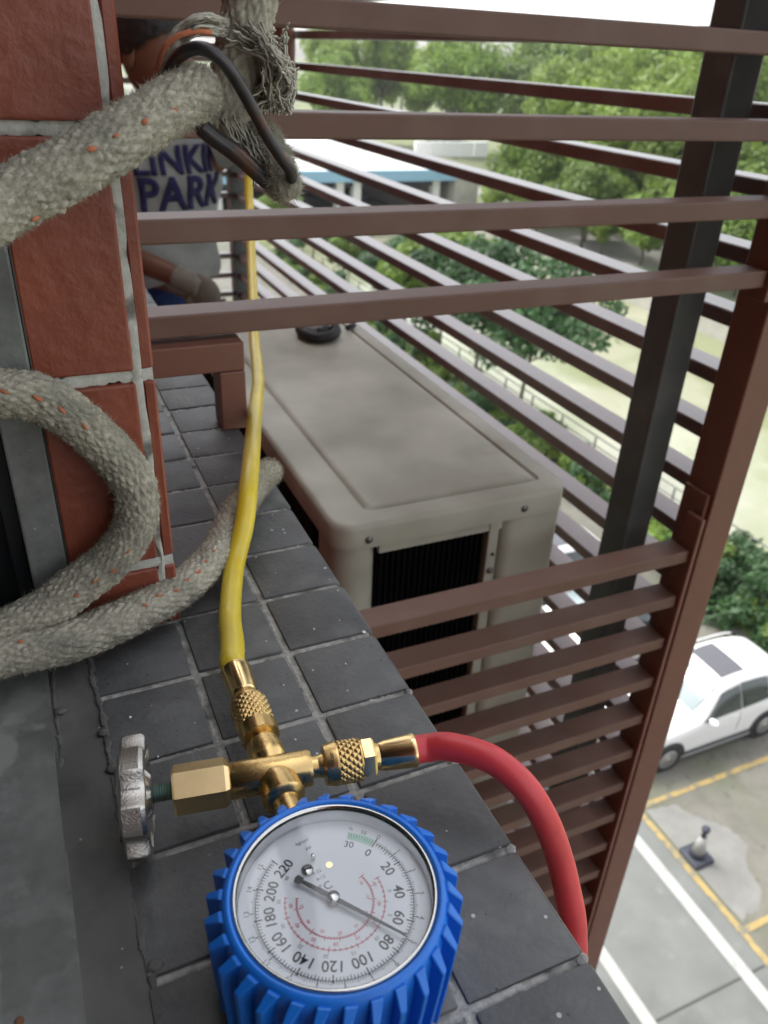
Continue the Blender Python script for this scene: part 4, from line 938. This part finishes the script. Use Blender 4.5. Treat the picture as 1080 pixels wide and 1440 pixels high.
# ================================================================== CARS, CONE
def make_car():
    root = thing('parked_car', 'white car with dark sunroof parked nose left beside the yellow line', 'car', (0, 0, 0))
    # stations along the car: x (nose = 0), half width low, half width belt, z low, z belt, half width top, z top
    St = [(0.00, .55, .50, .42, .62, .40, .68), (.06, .74, .70, .30, .70, .58, .80), (.25, .86, .82, .22, .78, .66, .92), (.70, .905, .89, .20, .90, .74, 1.01), (1.20, .91, .905, .20, .97, .76, 1.07),
          (1.50, .91, .91, .20, 1.00, .73, 1.16), (1.85, .91, .905, .20, 1.01, .67, 1.42), (2.20, .91, .905, .20, 1.02, .63, 1.60), (2.60, .91, .905, .20, 1.03, .615, 1.665), (3.10, .91, .905, .20, 1.05, .61, 1.665),
          (3.60, .91, .90, .20, 1.08, .60, 1.62), (3.95, .90, .88, .24, 1.10, .57, 1.53), (4.22, .87, .85, .30, 1.10, .57, 1.30), (4.36, .80, .78, .38, 1.00, .60, 1.06), (4.42, .66, .64, .46, .88, .50, .92)]
    bm = bmesh.new(); rows = []
    for x, wl, wb, zl, zb, wt, zt in St:
        half = [(0, zl), (wl * .9, zl), (wl, zl + .12), (wl + .01, (zl + zb) / 2), (wb, zb), ((wb * .45 + wt * .55), zb + (zt - zb) * .58), (wt, zt - .05 * (zt - zb > .2)), (wt * .82, zt + .0), (0, zt + .025)]
        rows.append([bm.verts.new((x, -y, z)) for y, z in half] + [bm.verts.new((x, y, z)) for y, z in reversed(half[1:-1])])
    n = len(rows[0])
    for i in range(len(rows) - 1):
        for k in range(n): bm.faces.new((rows[i][k], rows[i][(k + 1) % n], rows[i + 1][(k + 1) % n], rows[i + 1][k]))
    bm.faces.new(rows[0][::-1]); bm.faces.new(rows[-1])
    bmesh.ops.recalc_face_normals(bm, faces=bm.faces[:]); bmesh.ops.subdivide_edges(bm, edges=bm.edges[:], cuts=2, use_grid_fill=True, smooth=.45)
    me = bm_me(bm); ob('body', me, M['paint_w'], root, True)
    def band(x, f):       # point on the side of the greenhouse, f: 0 belt .. 1 top
        ar = np.array(St); g = [np.interp(x, ar[:, 0], ar[:, c]) for c in range(1, 7)]; wl, wb, zl, zb, wt, zt = g
        y = np.interp(f, [0, .58, 1], [wb, wb * .45 + wt * .55, wt]); z = np.interp(f, [0, .58, 1], [zb, zb + (zt - zb) * .58, zt - .05]); return y, z
    for sgn in (-1, 1):
        for x0, x1, f0a, f1a, f0b, f1b in ((1.66, 2.64, .06, .86, .06, .90), (2.67, 3.42, .06, .90, .08, .86), (3.45, 3.92, .10, .84, .34, .62)):
            V = []; F = []; m_ = 8
            for i in range(m_ + 1):
                x = x0 + (x1 - x0) * i / m_; t = i / m_
                for j in range(5):
                    f = (f0a + (f0b - f0a) * t) + ((f1a + (f1b - f1a) * t) - (f0a + (f0b - f0a) * t)) * j / 4
                    if x0 == 1.66: f = f0a + (min(f1a, .08 + (x - 1.64) * 1.5) - f0a) * j / 4
                    y, z = band(x, f); V.append((x, sgn * (y + .022), z + .012))
            for i in range(m_):
                for j in range(4): F.append((i * 5 + j, i * 5 + j + 1, (i + 1) * 5 + j + 1, (i + 1) * 5 + j))
            ob('side_window', pyd(V, F), M['glass_dark'], root, True)
        ob('sill_trim', box(.95, 3.35, sgn * .915 - .02, sgn * .915 + .02, .26, .36, .012), M['trim'], root)
        ob('sill_step', box(1.0, 3.3, sgn * .90 - .03, sgn * .90 + .03, .20, .255, .01), M['rim'], root)
        for x in (2.66, 3.55): ob('door_seam', tube([(x - .02, sgn * .918, .42), (x, sgn * .924, .75), (x - .01, sgn * .912, 1.0)], .006, 6, 4), M['trim'], root)
        for x in (2.50, 3.36): ob('handle', box(x - .09, x + .09, sgn * .92 - .012, sgn * .92 + .012, .93, .955, .006), M['paint_w'], root)
        mb = bmesh.new(); add_ell(mb, (1.80, sgn * 1.00, 1.07), (.075, .115, .072), None, 3); ob('mirror', bm_me(mb), M['paint_w'], root, True)
        mb = bmesh.new(); add_ell(mb, (.20, sgn * .66, .80), (.15, .14, .065), None, 3); ob('headlight', bm_me(mb), M['lamp'], root, True)
        mb = bmesh.new(); add_ell(mb, (4.30, sgn * .74, .98), (.08, .09, .11), None, 3); ob('tail_light', bm_me(mb), M['redlamp'], root, True)
        for x in (.86, 3.52):
            wh = ob('wheel', lathe([(-.11, .22), (-.11, .32), (-.08, .345), (.08, .345), (.11, .32), (.11, .22)], 36, (x, sgn * .845, .345), (0, 1, 0)), M['tyre'], root, True)
            ob('rim', lathe([(-.012, .225), (.012, .225), (.006, .18), (.004, .05), (.02, .04)], 40, (x, sgn * .952, .345), (0, sgn, 0), lambda a, t: 1 if t != .006 else 1 + .12 * math.sin(5 * a)), M['rim'], wh, True)
            ob('arch_trim', tube([(x + .40 * math.cos(a), sgn * .930, .345 + .40 * math.sin(a)) for a in np.linspace(-.15, math.pi + .15, 13)], .028, 8, 3), M['trim'], root, True)
            ob('arch_shade', lathe([(-.05, .385), (.0, .385)], 28, (x, sgn * .940, .345), (0, sgn, 0)), M['trim'], root)  # black disc on the body, painted shade of an open wheel arch
    V = []; F = []       # windscreen
    for i in range(7):
        x = 1.50 + .62 * i / 6; ar = np.array(St); wt = np.interp(x, ar[:, 0], ar[:, 5]); zt = np.interp(x, ar[:, 0], ar[:, 6])
        for j in range(9): y = (-1 + j / 4) * wt * .92; V.append((x - .01, y, zt + .036 - .03 * (abs(y) / wt) ** 3))
    for i in range(6):
        for j in range(8): F.append((i * 9 + j, i * 9 + j + 1, (i + 1) * 9 + j + 1, (i + 1) * 9 + j))
    ob('windscreen', pyd(V, F), M['glass_pale'], root, True)
    V = []; F = []
    for i in range(6):
        x = 2.32 + .62 * i / 5; zt = np.interp(x, np.array(St)[:, 0], np.array(St)[:, 6])
        for j in range(7): y = -.46 + .92 * j / 6; V.append((x, y, zt + .040 - .012 * (abs(y) / .46) ** 3))
    for i in range(5):
        for j in range(6): F.append((i * 7 + j, i * 7 + j + 1, (i + 1) * 7 + j + 1, (i + 1) * 7 + j))
    ob('sunroof', pyd(V, F), mat('sunroof_glass', (.10, .10, .11), .2), root, True)
    for y in (-.62, .62): ob('roof_rail', tube([(2.25, y, 1.66), (2.5, y, 1.715), (3.3, y, 1.71), (3.65, y, 1.645)], .016, 8, 5), M['paint_w'], root, True)
    ob('grille', box(-.015, .05, -.42, .42, .50, .62, .01), M['trim'], root)
    ob('number_plate', box(-.022, .0, -.22, .22, .40, .49, .004), M['bluepaint'], root)
    return root
car = make_car(); car.location = (9.48, 8.88, ZG + .006)
for i, (x, y, lb) in enumerate([(8.75, 11.60, 'white car mostly hidden by the louvre, parked beyond the first white car'), (8.9, 14.30, 'white car glimpsed through the lower slats beyond two parked cars'), (9.7, 19.6, 'white car farthest along the bay row, seen past the column')]):
    c = copy_tree(car); c.location = (x, y, ZG + .006); c['label'] = lb
for c in [o for o in COL.objects if o.name.startswith('parked_car')]: c['group'] = 'white cars parked in the bays'
cn = thing('traffic_cone', 'dark traffic cone with pale band standing in the empty bay', 'cone', (9.52, 6.12, ZG + .008))
def cp(z): return (9.52, 6.12, ZG + .008 + z)
ob('base', box(9.52 - .23, 9.52 + .23, 6.12 - .23, 6.12 + .23, ZG + .010, ZG + .075, .05, 3), M['cone'], cn, True)
for nme, a, b, m in (('lower_sleeve', .0655, .20, 'cone'), ('pale_band', .20, .56, 'conepale'), ('top_sleeve', .56, .70, 'cone')):
    f = lambda z: .155 - .155 * z / .86
    ob(nme, lathe([(a, f(a)), (b, f(b))], 28, cp(0), (0, 0, 1)), M[m], cn, True)
ob('knob', lathe([(.70, .05), (.72, .075), (.77, .075), (.79, .05)], 20, cp(0), (0, 0, 1)), M['cone'], cn, True)

# ================================================================== VEGETATION
def crown_mesh(seed, rx, ry, rz, n, leaf, lumps, cz):
    q = np.random.default_rng(seed); C = []; 
    for k in range(lumps):
        d = q.normal(0, 1, 3); d /= np.linalg.norm(d); f = q.uniform(.25, .85); C.append((d * f * np.array([rx, ry, rz]), q.uniform(.28, .50)))
    P = []; Nn = []
    per = n // lumps
    for c, r in C:
        d = q.normal(0, 1, (per, 3)); d /= np.linalg.norm(d, axis=1)[:, None]; rad = q.uniform(.35, 1.0, per) ** .5 * (1 + q.normal(0, .08, per))
        P.append(c + d * rad[:, None] * r * np.array([rx, ry, rz * .85])); Nn.append(d)
    P = np.vstack(P); Nn = np.vstack(Nn); m = len(P); nn = Nn + q.normal(0, .6, (m, 3)) + np.array([0, 0, .4]); nn /= np.linalg.norm(nn, axis=1)[:, None]
    t = np.cross(nn, q.normal(0, 1, (m, 3))); t /= np.linalg.norm(t, axis=1)[:, None]; b = np.cross(nn, t); sz = leaf * q.uniform(.6, 1.3, m)[:, None]
    V = np.stack([P - t * sz * .5, P - b * sz * .32, P + t * sz * .6, P + b * sz * .32], 1).reshape(-1, 3); V[:, 2] += cz
    return quads_np(V, np.arange(4 * m).reshape(-1, 4))
def trunk_mesh(seed, h, r, spread):
    q = np.random.default_rng(seed); parts = []; A, _ = resample(spline([(0, 0, -.3), (.05, .02, h * .4), (q.normal(0, .12), q.normal(0, .12), h)], 6), h / 10); parts.append(tube_np(A, np.linspace(r, r * .55, len(A)), 10))
    for k in range(6):
        a = 2 * math.pi * k / 6 + q.uniform(-.4, .4); st_ = A[-1] * 1.0 * q.uniform(.75, 1); st_ = np.array([st_[0], st_[1], h * q.uniform(.72, .98)])
        e = st_ + np.array([math.cos(a) * spread * q.uniform(.5, .9), math.sin(a) * spread * q.uniform(.5, .9), spread * q.uniform(.5, 1.)])
        B = spline([st_, (st_ + e) / 2 + np.array([0, 0, -.1]), e], 4); B = np.array([tuple(p) for p in B]); parts.append(tube_np(B, np.linspace(r * .45, r * .12, len(B)), 6))
    return join(parts)
KINDS = {}
def tree_kind(key, seed, rx, rz, n, leaf, lumps, h, r, m):
    c = crown_mesh(seed, rx, rx, rz, n, leaf, lumps, h + rz * .62); c.materials.append(M[m]); t = trunk_mesh(seed, h, r, rx * .7); t.materials.append(M['bark']); t.polygons.foreach_set('use_smooth', [True] * len(t.polygons)); KINDS[key] = (c, t)
tree_kind('bank', 11, 2.5, 1.7, 7200, .22, 20, 2.9, .075, 'leaf3')
tree_kind('bank2', 12, 2.1, 1.6, 6200, .22, 18, 2.8, .07, 'leaf1')
tree_kind('round', 13, 4.2, 3.6, 9000, .42, 22, 3.0, .2, 'leaf1')
tree_kind('tall', 14, 4.6, 5.2, 11000, .50, 26, 5.0, .26, 'leaf2')
tree_kind('tall2', 15, 5.2, 5.0, 11000, .50, 26, 4.6, .26, 'leaf1')
tree_kind('small', 16, 2.4, 2.1, 6000, .28, 16, 1.8, .12, 'leaf2')
def tree(kind, x, y, z, s, label, group=None, cat='tree', name='tree', rz=None):
    t = bpy.data.objects.new(name, None); link(t); t.location = (x, y, z); t.rotation_euler = (0, 0, random.uniform(0, 6.28) if rz is None else rz); t.scale = (s, s, s * random.uniform(.92, 1.1)); tag(t, label, cat, group)
    for nme, me in zip(('crown', 'trunk'), KINDS[kind]):
        o = bpy.data.objects.new(nme, me); link(o, t)
    return t
SPECIAL = []
GB = 'young trees along the near river bank'
for x, y, s, k, lb in [(16.4, 23.4, 1.22, 'bank', 'young tree with dark crown on the near bank, right of the unit top'), (16.3, 26.6, 1.25, 'bank', 'young dark tree on the near bank just behind the first one'), (16.4, 30.2, 1.2, 'bank2', 'young mid green tree on the near bank between darker trees'),
                    (16.8, 36.5, .8, 'bank', 'thin young tree on the near bank seen above the fourth slat'), (16.9, 33.6, .95, 'bank', 'leaning dark bank tree between the two closest stems'), (17.0, 42.5, .7, 'bank2', 'slender bank tree with bare stem against the river'), (16.9, 48.5, .7, 'bank', 'slender bank tree near the yellow hose'), (17.0, 56, .8, 'bank2', 'farthest young bank tree, beside the grey end post')]:
    tree(k, x, y, ZG + .1, s, lb, GB)
for k, x, y, sc_, lb in (('bushd', 15.95, 11.5, 1.7, 'big dark green rounded shrub right behind the white car roof'), ('bushd', 16.7, 12.5, 1.5, 'second big dark shrub touching the river railing behind the cars'), ('bushm', 16.3, 13.9, 1.9, 'tall grey-green shrub beside the brown corner post'), ('bushy', 16.6, 10.3, 1.5, 'bright yellow-green shrub at the right edge by the railing'), ('bushy', 15.9, 12.9, 1.2, 'small yellow-green shrub between two dark shrubs beside the corner post')):
    SPECIAL.append((k, x, y, sc_, lb))
GF = 'large trees beyond the river'; fr_ = np.random.default_rng(5)
LF = 'large leafy green tree in the mass beyond the river'
for i in range(46):           # the belt of trees closing the view
    a = RAD(fr_.uniform(28, 80)); d = fr_.uniform(118, 215); x, y = d * math.cos(a), d * math.sin(a)
    if x < 49: continue
    tree(('tall', 'tall2', 'round')[i % 3], x, y, ZG, fr_.uniform(1.05, 1.45) * (1.15 if i % 3 == 2 else 1), ('tall light green tree', 'tall mid green tree', 'rounded mid green tree')[i % 3] + ' in the far belt ' + ('above the white bridge deck' if a > RAD(63) else 'behind the white mast' if a > RAD(45) else 'beside the dark steel column'), GF)
LM = 'mid-size bushy tree on the far promenade'
for i, (x, y, s) in enumerate([(41, 37, .75), (44, 43, .8), (41, 46, .6), (46, 50, .9), (42, 54, .65), (47, 57, .9), (44, 62, .8), (50, 66, .95), (47, 72, .8), (56, 62, 1.0), (60, 74, 1.05), (54, 46, 1.0), (58, 52, 1.1), (52, 36, .95), (66, 66, 1.2), (70, 84, 1.2), (78, 74, 1.3), (64, 92, 1.1), (62, 40, 1.1), (84, 96, 1.3), (74, 52, 1.2), (40.5, 28, .7), (46, 24, .85), (40, 33, .8), (40.2, 40, .85), (39.8, 49, .8), (40.1, 52, .75), (39.9, 58, .85), (40.4, 61, .8), (40, 65, .8), (48, 44, 1.0), (50, 54, 1.0), (52, 60, 1.05), (55, 70, 1.1), (66, 58, 1.2), (70, 72, 1.25), (80, 64, 1.3), (90, 84, 1.35), (74, 96, 1.3)]):
    tree(('round', 'small')[i % 2] if s < .9 else ('round', 'tall')[i % 2], x, y, ZG + .1, s * (1 if (i % 2 == 0 and s < .9) else .95), (('round mid green tree', 'small light green tree') if s < .9 else ('round mid green tree', 'tall light green tree'))[i % 2] + (' at the edge of the far river wall' if x < 43 else ' set back on the far promenade' if x < 56 else ' on the land between promenade and tree belt') + (' near the bridge' if y > 58 else ' behind the steel column' if y < 45 else ' above the third slat'), 'bushy trees on the far promenade')
# bushes on the near bank
def bush_kind(key, seed, r, h, n, leaf, m):
    c = crown_mesh(seed, r, r, h, n, leaf, 10, h * .55); c.materials.append(M[m]); t = trunk_mesh(seed, .3, .03, r * .5); t.materials.append(M['bark']); KINDS[key] = (c, t)
bush_kind('bushd', 21, .8, .7, 3200, .10, 'leaf3'); bush_kind('bushy', 22, .55, .45, 2200, .09, 'leafy'); bush_kind('bushm', 23, .7, .6, 2800, .10, 'leaf1')
BL = {'bushd': 'dark green rounded shrub by the railing', 'bushy': 'yellow-green low shrub by the railing', 'bushm': 'mid green bank shrub by the railing'}
for k, x, y, sc_, lb in SPECIAL: tree(k, x, y, ZG + .12, sc_, lb, 'shrubs along the near bank', 'shrub', 'shrub')
for i in range(62):
    k = ('bushd', 'bushm', 'bushd', 'bushy', 'bushm')[i % 5]; y = 6.5 + i * .76 + random.uniform(-.3, .3)
    tree(k, 16.2 + random.uniform(-.45, .6), y, ZG + .12, random.uniform(.95, 1.6), BL[k] + (' behind the parked cars' if y < 20 else ' under the first bank trees' if y < 34 else ' far along toward the bridge'), 'shrubs along the near bank', 'shrub', 'shrub')

# ================================================================== FAR THINGS
br = thing('river_bridge', 'low white bridge with blue edge and dark span across the river', 'bridge', (27, 72, ZG))
DZ = ZG + 3.6
ob('deck', box(15, 37.5, 68.3, 100, DZ - .5, DZ), M['bridge'], br); ob('edge_beam', box(15, 37.5, 67.9, 68.29, DZ - .75, DZ + .15), M['bluepaint'], br)
ob('soffit', box(15.2, 37.3, 69.2, 99.8, DZ - 1.3, DZ - .51), M['under'], br)
for x in (15.8, 26.6, 28.2, 36): ob('pier', box(x - .35, x + .35, 69.0, 69.8, ZG - 2.4, DZ - 1.31 if x < 1 else DZ - .76), M['whitewall'], br)
ob('abutment', box(37.5, 40, 68.3, 100, ZG - 2.4, DZ - .05), M['stone'], br); ob('abutment', box(11.5, 15.2, 68.3, 100, ZG - 2.4, DZ - .05), M['stone'], br)
ob('shade_backing', box(15.2, 37.4, 92, 93, ZG - 2.4, DZ - 1.31), M['under'], br)  # dark sheet painted with the shade under the deck
for y in (76, 84, 92): ob('lane_line', rect(15.2, 37.5, y - .1, y + .1, DZ + .006), M['rail'], br)
pk = thing('planter_wall', 'white panelled planter wall with hedge at the bridge end', 'planter', (43, 75, ZG + 3))
for k in range(5): ob('panel', box(38 + k * 1.7, 39.6 + k * 1.7, 78, 78.3, DZ + .05, DZ + 1.5, .05), M['whitewall'], pk)
hdg = crown_mesh(33, 3.6, .6, .6, 2200, .2, 14, 0); hdg.transform(Matrix.Translation((41.6, 78.9, DZ + 1.7))); ob('foliage', hdg, M['leaf3'], pk)
wb = thing('white_building', 'pale white building beyond the trees right of the column', 'building', (150, 105, ZG))
ob('wall', box(150, 175, 80, 120, ZG, ZG + 15.6), M['whitewall'], wb); ob('roof', box(149, 176, 79, 121, ZG + 15.6, ZG + 16.2), M['stone'], wb)
for k in range(8):
    for j in range(3): ob('window', box(149.9, 150.05, 82 + k * 4.6, 84.4 + k * 4.6, ZG + 3 + j * 4, ZG + 5.2 + j * 4), M['glass_pale'], wb)
mp_ = thing('white_mast', 'slim white A-shaped mast rising from the far trees', 'mast', (94, 118, ZG))
for dx in (-1.1, 1.1): ob('leg', tube([(94 + dx, 118, ZG + 10), (94 + dx * .15, 118, ZG + 16.4)], .28, 8, 2), M['whitewall'], mp_)
ob('tip', tube([(94, 118, ZG + 16.0), (94, 118, ZG + 17.0)], .22, 8, 2), M['whitewall'], mp_); ob('pole', tube([(94, 118, ZG), (94, 118, ZG + 10.2)], .35, 8, 2), M['whitewall'], mp_)
bs = thing('blue_sign', 'blue road sign board among the far green trees', 'sign', (88, 95, ZG))
ob('board', box(87, 88.8, 95, 95.15, ZG + 8.6, ZG + 10.0), M['blueb'], bs); ob('post', box(87.8, 88, 95.16, 95.3, ZG, ZG + 9.8), M['rail'], bs)
on = thing('orange_barrier', 'orange and white barrier on the far promenade among trees', 'barrier', (52, 55, ZG))
ob('board', box(52, 55, 55, 55.2, ZG + .6, ZG + 1.5), M['orangeb'], on); ob('board', box(49, 51.6, 55, 55.2, ZG + .6, ZG + 1.5), M['whitewall'], on)
for x in (49.2, 52.2, 54.8): ob('leg', box(x - .06, x + .06, 55.21, 55.4, ZG + .1, ZG + 1.4), M['rail'], on)
lp = thing('lamp_post', 'slim dark lamp post on the far promenade near the planter', 'lamp post', (46, 66, ZG))
ob('pole', tube([(46, 66, ZG), (46, 66, ZG + 6)], .09, 8, 2), M['rail'], lp); ob('lantern', box(45.75, 46.25, 65.75, 66.25, ZG + 5.8, ZG + 6.2, .08), M['rail'], lp)

# ================================================================== HAZE: pale summer air between here and the far trees
hz = mat('air', (1, 1, 1)); hn = hz.node_tree.nodes; hn.remove(hn["Principled BSDF"])
pv = hn.new("ShaderNodeVolumePrincipled"); pv.inputs["Color"].default_value = (.93, .95, .97, 1); pv.inputs["Density"].default_value = .00028; pv.inputs["Anisotropy"].default_value = .2
hz.node_tree.links.new(pv.outputs[0], hn["Material Output"].inputs["Volume"])
hb = ob('haze', box(-60, 320, -90, 430, ZG - 3.6, 30), hz); hb['kind'] = 'stuff'
